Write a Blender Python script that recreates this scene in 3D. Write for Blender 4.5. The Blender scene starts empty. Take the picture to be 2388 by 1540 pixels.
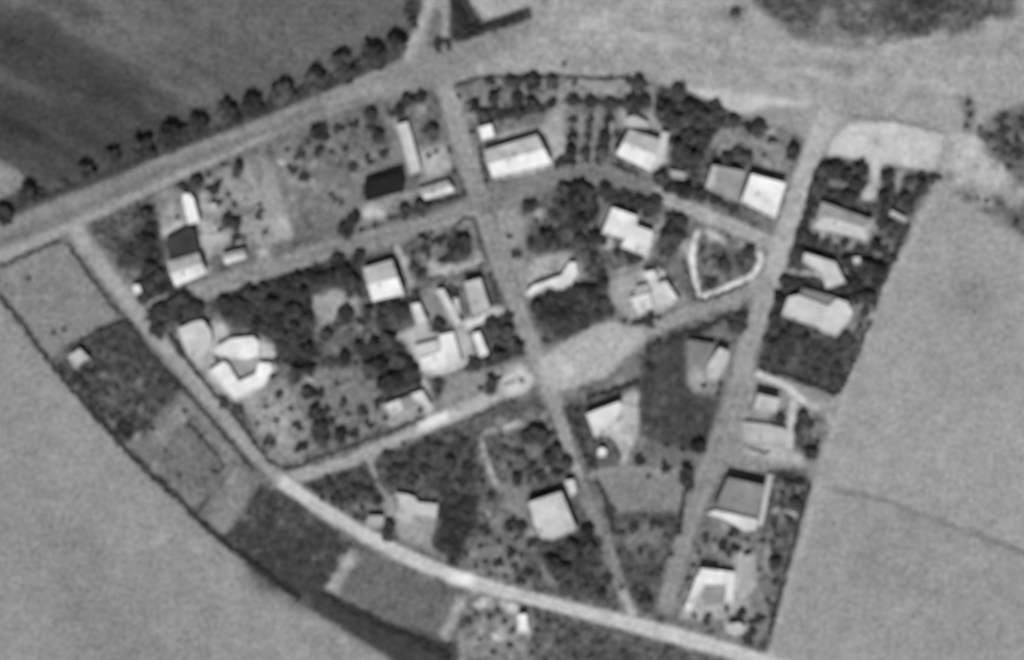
import bpy, bmesh, math, random
import numpy as np
from mathutils import Vector
random.seed(7); rng = np.random.default_rng(7)
scene = bpy.context.scene
COL = scene.collection
# ------------------------------------------------------------------ camera, sky, sun, exposure
U = 7.5                      # plan units per metre (plan sheet 2388 x 1540 units = 318 x 205 m)
PW, PH = 2388.0, 1540.0
H = 1000.0                   # flying height
cam = bpy.data.cameras.new('camera'); camo = bpy.data.objects.new('camera', cam); COL.objects.link(camo)
camo.location = (0, 0, H); camo.rotation_euler = (0, 0, 0)
cam.sensor_width = 36.0; cam.lens = 36.0 * H / (PW / U); cam.clip_start = 1; cam.clip_end = 12000
cam.dof.use_dof = True; cam.dof.focus_distance = 250.0
BLUR = 1.95                   # metres of defocus on the ground
cam.dof.aperture_fstop = (cam.lens / 1000.0) / (BLUR / ((H - 250.0) / 250.0))
scene.camera = camo
EL = 54.0
az = math.radians(188.0)     # sun stands in the south, a touch to the west
world = bpy.data.worlds.new('World'); scene.world = world; world.use_nodes = True
nt = world.node_tree; nt.nodes.clear()
sky = nt.nodes.new('ShaderNodeTexSky'); sky.sky_type = 'NISHITA'; sky.sun_disc = False
sky.sun_elevation = math.radians(EL); sky.sun_rotation = az
bw = nt.nodes.new('ShaderNodeRGBToBW'); bg = nt.nodes.new('ShaderNodeBackground'); bg.inputs[1].default_value = 0.05
out = nt.nodes.new('ShaderNodeOutputWorld')
nt.links.new(sky.outputs[0], bw.inputs[0]); nt.links.new(bw.outputs[0], bg.inputs[0]); nt.links.new(bg.outputs[0], out.inputs[0])
sl = bpy.data.lights.new('sun', 'SUN'); sl.energy = 4.0; sl.angle = math.radians(0.5); sl.color = (1, 1, 1)
so = bpy.data.objects.new('sun', sl); COL.objects.link(so)
sd = Vector((math.sin(az) * math.cos(math.radians(EL)), math.cos(az) * math.cos(math.radians(EL)), math.sin(math.radians(EL))))
so.rotation_euler = sd.to_track_quat('Z', 'Y').to_euler(); so.location = sd * 600
scene.view_settings.view_transform = 'Standard'; scene.view_settings.look = 'None'
scene.view_settings.exposure = 0.0; scene.view_settings.gamma = 1.0
KH = 1.2                     # brightness of a white horizontal sheet in this light

# ------------------------------------------------------------------ helpers
def W(x, y, h=0.0):
    k = 1 - h / H
    return ((x - PW / 2) / U * k, (PH / 2 - y) / U * k)
def pts(s):
    return [tuple(float(v) for v in p.split(',')) for p in s.split()]
def lin(g):
    c = g / 255.0
    return c / 12.92 if c <= 0.04045 else ((c + 0.055) / 1.055) ** 2.4
def chaikin(p, closed=True, n=1):
    for _ in range(n):
        q = []
        m = len(p)
        if not closed: q.append(p[0])
        for i in range(m if closed else m - 1):
            a, b = p[i], p[(i + 1) % m]
            q.append((a[0] * .75 + b[0] * .25, a[1] * .75 + b[1] * .25)); q.append((a[0] * .25 + b[0] * .75, a[1] * .25 + b[1] * .75))
        if not closed: q.append(p[-1])
        p = q
    return p
def area(p):
    return 0.5 * sum(p[i][0] * p[(i + 1) % len(p)][1] - p[(i + 1) % len(p)][0] * p[i][1] for i in range(len(p)))
def ccw(p):
    return p if area(p) > 0 else p[::-1]
def inset(p, d):
    n = len(p); r = []
    for i in range(n):
        a, b, c = Vector(p[i - 1]), Vector(p[i]), Vector(p[(i + 1) % n])
        e1 = (b - a).normalized(); e2 = (c - b).normalized()
        n1 = Vector((-e1.y, e1.x)); n2 = Vector((-e2.y, e2.x))
        m = (n1 + n2)
        m = n1 if m.length < 1e-4 else m.normalized()
        k = d / max(0.45, m.dot(n1))
        r.append((b.x + m.x * k, b.y + m.y * k))
    return r
def tag(o, label=None, cat=None, group=None, kind=None):
    if label: o['label'] = label
    if cat: o['category'] = cat
    if group: o['group'] = group
    if kind: o['kind'] = kind
    return o
def mesh_obj(name, verts, faces, mat, parent=None, loc=(0, 0, 0)):
    me = bpy.data.meshes.new(name); me.from_pydata(verts, [], faces); me.materials.append(mat); me.update()
    o = bpy.data.objects.new(name, me); COL.objects.link(o); o.location = loc
    if parent: o.parent = parent
    return o
def prism(p, z0, z1, off=(0, 0)):
    n = len(p)
    v = [(x - off[0], y - off[1], z0) for x, y in p] + [(x - off[0], y - off[1], z1) for x, y in p]
    f = [tuple(range(n - 1, -1, -1)), tuple(range(n, 2 * n))] + [(i, (i + 1) % n, n + (i + 1) % n, n + i) for i in range(n)]
    return v, f
def join(parts):
    V, F = [], []
    for v, f in parts:
        k = len(V); V += v; F += [tuple(i + k for i in q) for q in f]
    return V, F

# ------------------------------------------------------------------ materials
def node_mat(name):
    m = bpy.data.materials.new(name); m.use_nodes = True
    t = m.node_tree; b = t.nodes['Principled BSDF']; b.inputs['Roughness'].default_value = 0.9
    b.inputs['Specular IOR Level'].default_value = 0.15
    return m, t, b
def noise(t, vec, scale, detail=2.0, rough=0.55):
    n = t.nodes.new('ShaderNodeTexNoise'); n.inputs['Scale'].default_value = scale
    n.inputs['Detail'].default_value = detail; n.inputs['Roughness'].default_value = rough
    t.links.new(vec, n.inputs['Vector']); return n.outputs[0]
def mrange(t, v, a, b, lo=0.3, hi=0.7):
    n = t.nodes.new('ShaderNodeMapRange'); n.clamp = False
    n.inputs[1].default_value = lo; n.inputs[2].default_value = hi; n.inputs[3].default_value = a; n.inputs[4].default_value = b
    t.links.new(v, n.inputs[0]); return n.outputs[0]
def mth(t, op, a, b=None):
    n = t.nodes.new('ShaderNodeMath'); n.operation = op
    for i, v in enumerate((a, b)):
        if v is None: continue
        if isinstance(v, (int, float)): n.inputs[i].default_value = v
        else: t.links.new(v, n.inputs[i])
    return n.outputs[0]
def pos(t):
    return t.nodes.new('ShaderNodeNewGeometry').outputs['Position']
def make_ground_mat():
    m, t, b = node_mat('soil_and_grass')
    a = t.nodes.new('ShaderNodeAttribute'); a.attribute_name = 'tone'
    q = t.nodes.new('ShaderNodeAttribute'); q.attribute_name = 'mottle'
    p = pos(t)
    mp = t.nodes.new('ShaderNodeMapping'); t.links.new(p, mp.inputs[0])
    fine = mrange(t, noise(t, p, 0.95, 2.0, 0.6), -0.66, 0.66)
    mid = mrange(t, noise(t, p, 0.19, 3.0), -0.13, 0.13)
    big = mrange(t, noise(t, p, 0.035, 2.0), -0.055, 0.055)
    fine = mth(t, 'MULTIPLY', fine, mrange(t, a.outputs['Fac'], 1.0, 0.42, 0.05, 0.45))
    s = mth(t, 'ADD', mth(t, 'ADD', fine, mid), big)
    mot = mth(t, 'ADD', mrange(t, noise(t, p, 0.34, 3.0, 0.6), -1.0, 1.0), mrange(t, noise(t, p, 0.12, 2.0, 0.5), -0.5, 0.5))
    s = mth(t, 'ADD', s, mth(t, 'MULTIPLY', mot, q.outputs['Fac']))
    f = mth(t, 'MAXIMUM', mth(t, 'ADD', s, 1.0), 0.25)
    c = mth(t, 'MULTIPLY', a.outputs['Fac'], f)
    t.links.new(c, b.inputs['Base Color'])
    bp = t.nodes.new('ShaderNodeBump'); bp.inputs['Strength'].default_value = 0.35; bp.inputs['Distance'].default_value = 0.25
    t.links.new(noise(t, p, 1.6, 3.0), bp.inputs['Height']); t.links.new(bp.outputs[0], b.inputs['Normal'])
    return m
GM = make_ground_mat()
_rm = {}
def plain_mat(kind, g, var=0.10, scale=1.1, stripe=False):
    key = (kind, int(g), stripe)
    if key in _rm: return _rm[key]
    m, t, b = node_mat(kind)
    p = pos(t)
    s = mth(t, 'ADD', mrange(t, noise(t, p, scale, 3.0), -var, var), mrange(t, noise(t, p, 0.3, 2.0), -var * 0.8, var * 0.8))
    if kind == 'roofing':
        s = mth(t, 'ADD', s, mrange(t, noise(t, p, 0.17, 3.0, 0.6), -0.24, 0.16))
    if stripe:
        w = t.nodes.new('ShaderNodeTexWave'); w.inputs['Scale'].default_value = 1.6; w.inputs['Distortion'].default_value = 1.5
        t.links.new(p, w.inputs[0]); s = mth(t, 'ADD', s, mrange(t, w.outputs[0], -0.04, 0.04, 0, 1))
    c = mth(t, 'MULTIPLY', mth(t, 'ADD', s, 1.0), min(0.86, lin(g) / KH))
    t.links.new(c, b.inputs['Base Color']); _rm[key] = m
    return m
def leaf_mat(name, a):
    m, t, b = node_mat(name)
    q = t.nodes.new('ShaderNodeAttribute'); q.attribute_name = 'clump'
    oi = t.nodes.new('ShaderNodeObjectInfo')
    v = mth(t, 'MULTIPLY', mth(t, 'MULTIPLY', q.outputs['Fac'], mrange(t, oi.outputs['Random'], 0.75, 1.35, 0, 1)), a)
    t.links.new(v, b.inputs['Base Color']); return m
LEAF = leaf_mat('leaves', 0.053)
HLEAF = leaf_mat('hedge_leaves', 0.06)
BARK = plain_mat('bark', 85, 0.2, 4)
WALLM = plain_mat('plaster', 205)
GLASS = plain_mat('window_glass', 60, 0.02)
DOORM = plain_mat('painted_wood', 90, 0.05)
CHIM = plain_mat('brick', 130)

# ------------------------------------------------------------------ soil, grass and paving tones of the plan
CS = 0.4; X0, Y0 = -185.0, -125.0; NX, NY = int(370 / CS), int(250 / CS)
T = np.full((NY, NX), 150.0); M = np.zeros((NY, NX))
def gauss(a, s):
    if s < 0.3: return a
    r = int(math.ceil(2.5 * s)); k = np.exp(-0.5 * (np.arange(-r, r + 1) / s) ** 2); k /= k.sum()
    a = np.apply_along_axis(lambda v: np.convolve(v, k, 'same'), 0, a)
    return np.apply_along_axis(lambda v: np.convolve(v, k, 'same'), 1, a)
def raster(poly, soft):
    s = soft / U / CS; pad = int(3 * s + 2)
    xs = [p[0] for p in poly]; ys = [p[1] for p in poly]
    i0 = max(0, int((min(xs) - X0) / CS) - pad); i1 = min(NX, int((max(xs) - X0) / CS) + pad + 1)
    j0 = max(0, int((min(ys) - Y0) / CS) - pad); j1 = min(NY, int((max(ys) - Y0) / CS) + pad + 1)
    if i1 <= i0 or j1 <= j0: return None
    gx = X0 + (np.arange(i0, i1) + .5) * CS; gy = (Y0 + (np.arange(j0, j1) + .5) * CS)[:, None]
    m = np.zeros((j1 - j0, i1 - i0), bool)
    n = len(poly)
    for k in range(n):
        (xa, ya), (xb, yb) = poly[k], poly[(k + 1) % n]
        if ya == yb: continue
        c = ((ya > gy) != (yb > gy)) & (gx < (xb - xa) * (gy - ya) / (yb - ya) + xa)
        m ^= c
    # edge cells at the map border keep their value (no fade towards the border)
    return i0, i1, j0, j1, gauss(np.pad(m.astype(float), pad, 'edge'), s)[pad:-pad, pad:-pad]
def tone(poly, g, soft=3.0, mot=None):
    r = raster([W(*p) for p in poly], soft)
    if r is None: return
    i0, i1, j0, j1, m = r
    T[j0:j1, i0:i1] = T[j0:j1, i0:i1] * (1 - m) + g * m
    if mot is not None: M[j0:j1, i0:i1] = M[j0:j1, i0:i1] * (1 - m) + mot * m
def Pg(s, g, soft=3.0, mot=None, sm=0):
    p = pts(s)
    if sm: p = chaikin(p, True, sm)
    tone(p, g, soft, mot)
def strip(p, w):
    L, R = [], []
    for i, a in enumerate(p):
        b = p[min(i + 1, len(p) - 1)]; c = p[max(i - 1, 0)]
        dx, dy = b[0] - c[0], b[1] - c[1]; l = math.hypot(dx, dy) or 1
        ww = w[i] if isinstance(w, list) else w
        L.append((a[0] - dy / l * ww / 2, a[1] + dx / l * ww / 2)); R.append((a[0] + dy / l * ww / 2, a[1] - dx / l * ww / 2))
    return L, R
def Ln(s, w, g, soft=3.0, mot=None, sm=1):
    p = pts(s) if isinstance(s, str) else s
    if sm: p = chaikin(p, False, sm)
    for i in range(len(p) - 1):
        pass
    L, R = strip(p, w); tone(L + R[::-1], g, soft, mot)
def Sp(x, y, r, g, soft=None, ry=None, mot=None):
    ry = ry or r
    tone([(x + r * math.cos(a * math.pi / 8), y + ry * math.sin(a * math.pi / 8)) for a in range(16)], g, soft if soft is not None else r * .45, mot)

# --- open fields
Pg('-200,-200 975,-200 985,0 960,120 850,190 560,310 240,430 0,525 -200,600', 99, 4, .15)
Pg('-200,40 0,40 60,22 130,40 190,95 270,140 345,175 430,250 330,330 200,395 60,405 0,370 -200,300', 68, 26, .1)
Pg('-200,40 0,90 120,110 240,190 300,290 180,370 60,370 0,330 -200,300', 66, 30)
Pg('200,300 420,240 540,270 500,330 330,370 200,390', 84, 30)
Ln('20,0 90,8 130,38 190,85 260,120', 14, 112, 7)
Ln('180,60 300,110 430,160 520,230', 60, 107, 26)
Ln('430,20 600,60 760,120 880,60', 60, 106, 30)
Ln('300,0 420,60 540,110 640,180', 30, 92, 16)
Pg('-80,345 0,365 30,383 66,425 42,458 0,466 -80,480', 142, 5)
Pg('0,590 -200,690 -200,900 0,690 130,860 300,1060 480,1240 700,1400 900,1520 960,1740 -200,1740', 146, 4)
Sp(230, 1440, 150, 138, 60); Sp(60, 1250, 100, 141, 50); Sp(330, 1230, 60, 151, 30)
Pg('2200,455 2388,545 2600,640 2600,1740 1740,1740 1780,1535 1850,1250 1950,920 2100,570 2150,480', 156, 4)
Pg('1945,1142 2150,1200 2388,1290 2600,1370 2600,1740 1740,1740 1790,1530 1850,1300', 150, 7)
Sp(2265, 690, 75, 130, 36, 52); Sp(2330, 850, 60, 149, 30); Sp(2050, 1320, 60, 147, 30); Sp(2340,1430,70,145,30)
Ln('1948,1143 2060,1165 2150,1200 2270,1245 2388,1290 2600,1370', 11, 118, 3.5)
Sp(2120, 1203, 14, 128, 5, 6); Sp(2220, 1250, 14, 130, 5, 6); Sp(2310, 1272, 16, 128, 5, 6)
Pg('-200,120 40,70 200,150 350,235 480,300 430,345 200,402 110,432 40,385 -100,330', 70, 14)
for k in range(60):
    y = rng.random() * 520 - 40; x = rng.random() * 500 - 60; L_ = 200 + rng.random() * 300; d = rng.choice([-13, -10, 10, 15]); w_ = W(x + 60, y + 34)
    g = float(T[int((w_[1] - Y0) / CS), int((w_[0] - X0) / CS)])
    if y + 60 < 480 - (x + 100) * .42: Ln([(x, y), (x + 60, y + 30), (x + 140, y + 68)], 9 + rng.random() * 18, g + d * .85, 7)
# --- waste ground north of the village
Pg('1050,105 1240,40 1250,-200 2600,-200 2600,540 2388,545 2190,455 2150,470 1900,250 1500,200 1050,190', 160, 4, .12)
for k in range(75):
    x = 1230 + rng.random() * 1000; y = 40 + rng.random() * 170
    if y > 170 and x < 1600: continue
    Ln([(x, y), (x + 60, y + rng.normal() * 6 + 4), (x + 130 + rng.random() * 60, y + rng.normal() * 10 + 10)], 4 + rng.random() * 9, 160 + rng.choice([-15, -9, 10, 16]), 3.5)
Sp(1362, 57, 14, 190, 6); Sp(1410, 48, 18, 176, 7); Sp(1116, 157, 9, 205, 4, 10); Sp(1258, 165, 6, 195, 3); Sp(1540, 5, 22, 185, 8, 8)
Pg('1740,-200 1760,10 1800,40 1850,78 1905,102 2040,112 2080,92 2200,88 2290,68 2335,32 2400,-30 2400,-200', 88, 7, .35)
Pg('1790,45 1850,78 1905,102 2040,112 2060,85 1960,70 1880,55', 116, 8)
Pg('2070,-200 2060,40 2085,80 2200,80 2300,55 2330,0 2330,-200', 76, 9)
Ln('2080,100 2200,92 2300,88', 14, 172, 5); Sp(1925, 38, 14, 122, 6, 9); Sp(2225, 50, 14, 112, 6)
Ln('1690,0 1740,25 1790,55 1840,85', 12, 158, 5); Sp(1716, 32, 22, 108, 8, 16)
Ln('1870,118 1930,115 1990,122', 7, 182, 3)
Pg('1600,205 1700,212 1790,226 1890,236 1885,250 1800,246 1720,268 1690,256 1650,236', 196, 4)
Pg('1980,262 2080,272 2200,300 2210,310 2080,292 1980,276', 128, 5); 
Pg('2270,330 2290,290 2330,262 2388,245 2500,240 2500,460 2388,430 2330,395 2290,350', 98, 7, .35)
Pg('2215,330 2260,310 2300,350 2330,385 2370,420 2330,440 2270,440 2225,410', 178, 7, .15)
Pg('2225,445 2300,450 2400,475 2500,520 2500,620 2388,555 2260,475', 112, 7, .3); Sp(2300,470,12,175,5); Sp(2372,520,16,90,6)
Ln('2255,235 2262,280 2255,310', 16, 108, 6); Ln('2240,240 2225,320', 10, 168, 4)
# --- main road along the tree row
Pg('-150,560 0,512 100,472 240,422 400,355 560,298 700,240 850,178 945,135 1000,118 1050,104 1160,72 1250,45 1260,60 1060,190 1000,205 860,238 700,292 550,358 360,448 210,520 150,545 0,618 -150,690', 138, 4, .12)
Ln('-100,640 0,598 150,536 350,442 560,347 700,287 800,252', 17, 168, 5)
Ln('300,400 460,338 600,282 747,220 837,185 910,152', 9, 170, 4)
Ln('560,320 672,270 822,225 900,200', 13, 160, 5)
Ln('-60,590 60,545 200,487 380,402 600,312 760,246', 17, 116, 6)
Ln('640,312 760,262 850,230', 9, 116, 5)
Ln('-100,545 0,502 100,462 240,412 400,344 560,286 700,228 850,164 935,122', 20, 62, 5, .3)  # dark verge band, tree-row shadow and hedge growth painted as one tone
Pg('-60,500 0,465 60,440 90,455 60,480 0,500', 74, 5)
Pg('950,0 985,0 1000,20 960,90 945,105 955,60', 66, 4)
Ln('1003,-60 1000,10 985,50 962,100 950,140', 24, 168, 4)
Pg('1010,20 1030,20 1032,90 1010,110 990,110 1000,60', 112, 4)
Ln('1038,-60 1038,0 1043,60 1038,95', 17, 152, 4)
Pg('1048,-60 1092,-60 1094,0 1125,52 1238,14 1241,42 1160,68 1062,98 1050,92', 60, 3, .2)
Pg('1098,-100 1098,0 1130,46 1234,14 1240,-100', 168, 4)
Sp(1270, 2, 9, 105, 4)
# --- village base
Pg('0,622 150,548 210,520 360,448 560,355 700,292 860,238 1000,208 1050,196 1140,180 1300,178 1490,183 1600,215 1720,268 1830,300 1900,330 1935,352 1976,288 2200,315 2175,395 2190,415 2150,470 2110,560 2040,700 1955,920 1890,1130 1835,1350 1785,1530 1780,1600 900,1600 900,1520 700,1400 480,1240 300,1060 130,860 0,700', 112, 3, .3)
# --- block A north west
Pg('215,525 355,455 362,470 378,560 400,690 332,705 300,640 260,590', 100, 3, .3)
Ln('235,545 300,515 345,490', 8, 84, 4); Ln('255,560 320,535', 8, 84, 4); Ln('214,530 262,592', 9, 84, 4)
Pg('335,478 356,476 372,560 392,625 412,680 330,702 322,640 272,612 275,570 320,545', 64, 4, .35); Sp(315,635,13,108,5)
Pg('360,455 425,425 600,368 640,385 690,550 480,602 440,535 380,555', 138, 4, .35)
Pg('455,488 490,510 533,552 505,580 485,600 497,660 480,640 465,570', 172, 4)
Pg('371,536 430,513 436,530 380,554', 184, 3); Sp(475,458,9,185,4); Sp(497,483,9,205,4)
Pg('640,378 655,440 692,552 606,580 590,520 602,430', 154, 3, .12)
Pg('622,508 668,500 683,552 640,560', 174, 4); Ln('636,390 650,450 690,550',4,128,3)
Pg('598,585 628,575 634,606 604,613', 168, 3)
Pg('650,352 700,300 850,262 930,270 960,410 945,450 880,500 840,545 700,590 690,540', 122, 4, .26)
Pg('690,330 730,300 860,258 900,280 900,360 850,400 760,390 700,410', 112, 8, .35)
Pg('690,490 790,500 800,560 700,590', 112, 8); Sp(727,430,9,165,4)
Pg('842,470 942,445 975,440 985,460 900,515 850,510', 138, 4); Pg('842,487 870,474 900,492 892,512 874,506 852,512', 196, 4)
Pg('985,320 1040,340 1052,400 990,420 975,370', 172, 4, .2); Sp(1012,382,12,192,5); Sp(1052,405,8,105,4); Ln('978,428 1042,408',9,140,3)
Pg('905,250 1000,215 1030,330 985,350 952,285', 112, 5, .3)
# --- block C north
Pg('1057,205 1140,183 1300,181 1306,240 1280,268 1110,292 1082,265', 128, 3, .45)
Pg('1310,185 1470,186 1505,205 1500,232 1310,235', 146, 4, .3)
Pg('1280,262 1310,240 1330,245 1322,300 1300,340 1290,380 1260,330 1165,330 1160,310 1270,290', 166, 4, .15)
Ln('1306,185 1308,240 1318,290', 9, 150, 3); Pg('1285,318 1320,310 1318,352 1292,382', 182, 4)
Pg('1318,245 1460,250 1450,330 1430,385 1310,395 1318,330', 118, 4, .35)
for x0 in (1354, 1392, 1428): Ln([(x0, 255), (x0 - 6, 320), (x0 - 8, 380)], 9, 140, 4)
Pg('1148,408 1288,380 1302,385 1300,398 1150,420', 184, 3)
Pg('1513,200 1530,205 1530,245 1520,290', 158, 4)
Pg('1530,205 1600,215 1720,268 1770,300 1700,380 1560,380 1530,300', 84, 4, .45)
Pg('1650,310 1700,290 1830,300 1850,330 1830,420 1750,380 1700,380 1660,350', 136, 5, .35)
Pg('1440,255 1520,270 1565,310 1560,380 1520,405 1500,380 1460,300', 160, 4)
Pg('1540,385 1650,380 1645,440 1735,480 1640,470 1540,440', 96, 4, .3)
# --- block D centre
Pg('1150,478 1330,420 1400,425 1540,470 1640,505 1790,575 1770,640 1640,700 1500,770 1420,745 1270,810 1235,740 1170,600', 110, 3, .35)
Pg('1155,485 1205,475 1225,520 1215,600 1235,690 1200,640 1170,590', 150, 5, .2); Ln('1225,520 1250,500 1275,495',9,150,4)
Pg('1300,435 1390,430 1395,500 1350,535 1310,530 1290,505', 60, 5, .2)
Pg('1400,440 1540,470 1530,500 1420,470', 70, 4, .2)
Pg('1230,540 1330,540 1410,560 1420,640 1400,680 1350,640 1330,590 1240,590', 92, 6, .35)
Pg('1215,600 1330,590 1350,650 1300,660 1225,680', 142, 6, .35)
Pg('1218,610 1290,600 1325,592 1352,605 1360,650 1330,682 1290,687 1240,698 1218,684', 164, 6)
Pg('1240,690 1340,660 1410,650 1430,740 1350,780 1270,805', 78, 4, .35)
Ln('1551,498 1535,545 1519,573 1510,600', 8, 176, 3); Ln('1425,640 1500,615 1508,600', 7, 160, 3)
Pg('1480,505 1535,525 1515,575 1480,550', 172, 5)
Pg('1375,545 1405,555 1405,590 1440,580 1405,545', 160, 3)
Pg('1424,652 1480,626 1545,626 1582,700 1540,734 1490,742 1440,722 1420,690', 160, 4, .15)
Pg('1495,632 1545,630 1582,698 1550,715 1525,715 1500,690', 188, 5)
Ln('1560,640 1600,720 1610,730', 16, 140, 4); Pg('1585,565 1608,560 1610,600 1590,598', 168, 4)
Pg('1625,540 1690,560 1768,590 1775,610 1750,645 1650,685 1632,680 1615,600', 104, 3, .45); Sp(1660,635,10,148,5); Sp(1730,572,7,158,3); Sp(1660,548,14,150,5)
Ln('1627,538 1613,593 1617,640 1630,686 1640,692 1706,667 1755,644 1776,608 1770,584', 12, 212, 2, sm=0)
Ln('1646,538 1691,563', 11, 200, 2.5)
# --- block E
Pg('350,735 400,700 500,690 700,640 830,602 920,575 1050,530 1095,508 1115,530 1230,790 1235,850 1080,895 1000,925 900,1000 700,1090 660,1095 600,1040 470,880', 108, 3, .35)
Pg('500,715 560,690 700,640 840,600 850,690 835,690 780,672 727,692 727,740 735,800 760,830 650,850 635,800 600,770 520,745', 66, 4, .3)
Pg('727,693 780,673 830,690 842,712 832,737 800,730 790,745 765,762 750,756 748,735 727,728', 158, 4, .15)
Pg('412,760 472,740 525,755 545,785 600,780 645,830 640,880 610,915 560,945 500,900 430,830', 168, 5, .15)
Pg('590,785 640,805 648,850 625,870 600,850 600,815', 196, 6)
Pg('495,760 525,755 530,785 505,790', 192, 4)
Ln('500,725 512,750', 9, 140, 4)
Ln('922,573 938,600 948,635 962,668', 9, 176, 3); Sp(960,664,9,188,4)
Pg('975,540 1060,520 1095,512 1110,525 1130,600 1110,625 1035,645 985,640', 118, 3, .4)
Pg('1040,560 1065,540 1092,545 1098,590 1070,612 1045,605', 66, 4); 
Pg('1000,598 1030,622 1108,602 1114,584 1126,600 1116,616 1036,646 1010,642', 168, 3); Ln('1070,535 1098,520 1108,560', 6, 148, 2.5)
Pg('980,680 1080,650 1075,740 1000,750', 132, 4, .2); Pg('1075,750 1140,730 1150,714 1182,724 1142,746 1120,756 1090,772', 204, 3)
Pg('850,740 960,720 970,760 870,800', 92, 5, .3); Pg('840,790 880,774 888,785 852,802', 152, 3); Ln('895,768 950,750',9,128,4)
Pg('922,783 972,758 995,751 1007,776 1080,765 1100,790 1110,845 1052,868 1009,882 982,868 959,838 942,816', 184, 3, .1)
Pg('1125,752 1190,735 1225,800 1215,830 1150,835', 90, 4, .3)
Pg('860,800 940,790 985,880 900,930 855,880', 70, 5, .35); Sp(919,863,7,160,3); Sp(913,848,5,140,3)
Pg('690,880 860,850 890,930 900,985 710,1075', 122, 5, .35)
Pg('566,940 660,880 705,960 710,1060 660,1085 600,1020', 146, 5, .25)
Pg('890,940 985,905 1010,965 905,1000', 158, 4, .1); Ln('984,880 996,920 1008,960', 13, 200, 3)
Pg('1040,880 1235,835 1240,900 1160,905 1050,960 1015,940', 140, 4, .15); Pg('1002,884 1042,886 1022,942', 80, 3)
Pg('1163,890 1190,870 1220,858 1240,882 1234,906 1210,922 1182,922', 198, 4); Sp(1216,888,6,146,3); Ln('1176,898 1200,888',5,130,2.5); Ln('1140,880 1220,850',8,164,3)
# --- block F
Pg('705,1130 830,1080 1000,1010 1160,935 1290,930 1330,1010 1440,1350 1445,1440 1200,1375 950,1290 850,1230', 98, 3, .4)
Pg('710,1130 850,1085 890,1155 850,1220', 78, 4, .35); Pg('805,1170 900,1175 870,1210 820,1195', 110, 5)
Pg('880,1060 1110,990 1160,1120 1050,1140 900,1150', 80, 4, .4)
Ln('860,1072 875,1110 893,1150 905,1158', 9, 164, 2.5); Ln('1117,1016 1128,1050 1150,1116 1165,1140', 12, 180, 3)
Pg('1130,1010 1270,960 1320,1080 1320,1120 1170,1130', 106, 4, .4); Ln('1125,1010 1176,999 1219,983', 9, 176, 3); Ln('1176,999 1219,983', 11, 192, 3); Sp(1244,973,7,176,3)
Pg('1150,1130 1230,1130 1240,1260 1225,1260 1185,1190', 130, 5, .2)
Pg('895,1155 1022,1168 1012,1285 940,1265 905,1215', 152, 4, .15)
Pg('1034,1144 1114,1156 1112,1194 1094,1244 1066,1326 1042,1326 1047,1294 1007,1276 1022,1206', 66, 3, .3)
Pg('1115,1180 1150,1180 1146,1206 1100,1250 1070,1330 1220,1370 1230,1290 1200,1200', 116, 5, .45); Sp(1139,1199,7,192,3); Sp(1033,1302,8,160,3)
Pg('1240,1265 1350,1240 1400,1250 1440,1350 1440,1420 1300,1385', 84, 5, .45); Ln('1256,1309 1271,1331 1299,1379', 10, 128, 4)
Pg('1320,935 1500,885 1600,800 1740,730 1700,830 1600,1130 1530,1420 1445,1410 1375,1120 1330,1000', 112, 3, .25)
Pg('1325,940 1365,935 1385,1020 1400,1120 1380,1100 1345,1000', 84, 4, .3)
Pg('1450,925 1488,904 1491,1012 1465,1060 1455,1105 1430,1060 1400,1015 1430,950', 178, 3)
Pg('1390,1050 1425,1025 1447,1065 1442,1088 1395,1090', 94, 4)
Pg('1497,870 1503,812 1530,790 1590,770 1602,790 1600,870 1622,922 1690,930 1672,1000 1645,1052 1600,1050 1502,1022 1490,950', 70, 3, .27)
for k in range(14): Ln([(1500 + k * 13, 830 + k * 3), (1496 + k * 12, 1040)], 4, 70 + random.choice([-9, 10, 5]), 3)
Pg('1600,790 1700,800 1700,860 1650,925 1605,900', 140, 4, .15); Pg('1602,872 1640,870 1652,895 1618,920', 166, 4); Sp(1568,884,6,108,3)
Pg('1690,735 1745,720 1735,785 1700,775', 72, 4, .3)
Pg('1385,1090 1600,1085 1600,1200 1430,1200', 132, 4, .12); Ln('1385,1100 1460,1092 1530,1098 1600,1104', 9, 154, 3); Ln('1500,1100 1502,1300', 5, 140, 3)
Pg('1425,1200 1592,1190 1572,1290 1540,1400 1520,1425 1450,1400 1420,1300', 86, 4, .3); Pg('1450,1222 1560,1222 1550,1270 1460,1275', 118, 7, .3)
Pg('1438,858 1450,838 1480,832 1490,850 1465,885 1440,885', 118, 4); Sp(1450,892,9,186,4,6)
# --- block G east column
Pg('1940,330 1976,288 2080,284 2203,315 2176,398 2140,396 2040,380 1930,362', 198, 3, .1); Sp(2046,332,9,140,4); Ln('2090,300 2080,380',4,180,2); Ln('2130,305 2120,388',4,182,2)
Pg('1912,366 2020,385 2034,420 2006,460 2130,500 2115,560 2030,700 1950,922 1830,882 1768,862 1800,730 1850,560 1880,470', 84, 3, .4)
Pg('2060,385 2185,405 2160,460 2110,520 2060,470', 102, 4, .45); Ln('2100,395 2090,440', 10, 150, 3)
Pg('2031,373 2056,373 2052,430 2041,468 2031,471 2006,466 2008,448 2028,425', 186, 2.5)
Ln('1931,425 1976,435', 10, 138, 3); Pg('1905,465 2040,505 2030,570 1990,560 1890,535', 150, 3)
Ln('1975,540 1985,600 2000,612', 10, 150, 4); Pg('2030,555 2090,560 2080,600 2040,600',120,5,.3)
Pg('1985,700 2010,710 2005,760 1975,790 1965,770', 128, 4); Ln('1832,633 1900,638 1925,650', 12, 168, 3)
Pg('1790,745 1870,760 1910,795 1990,790 2000,830 1952,920 1830,880 1768,862', 76, 3, .3); Sp(1855,845,14,98,6)
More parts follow.
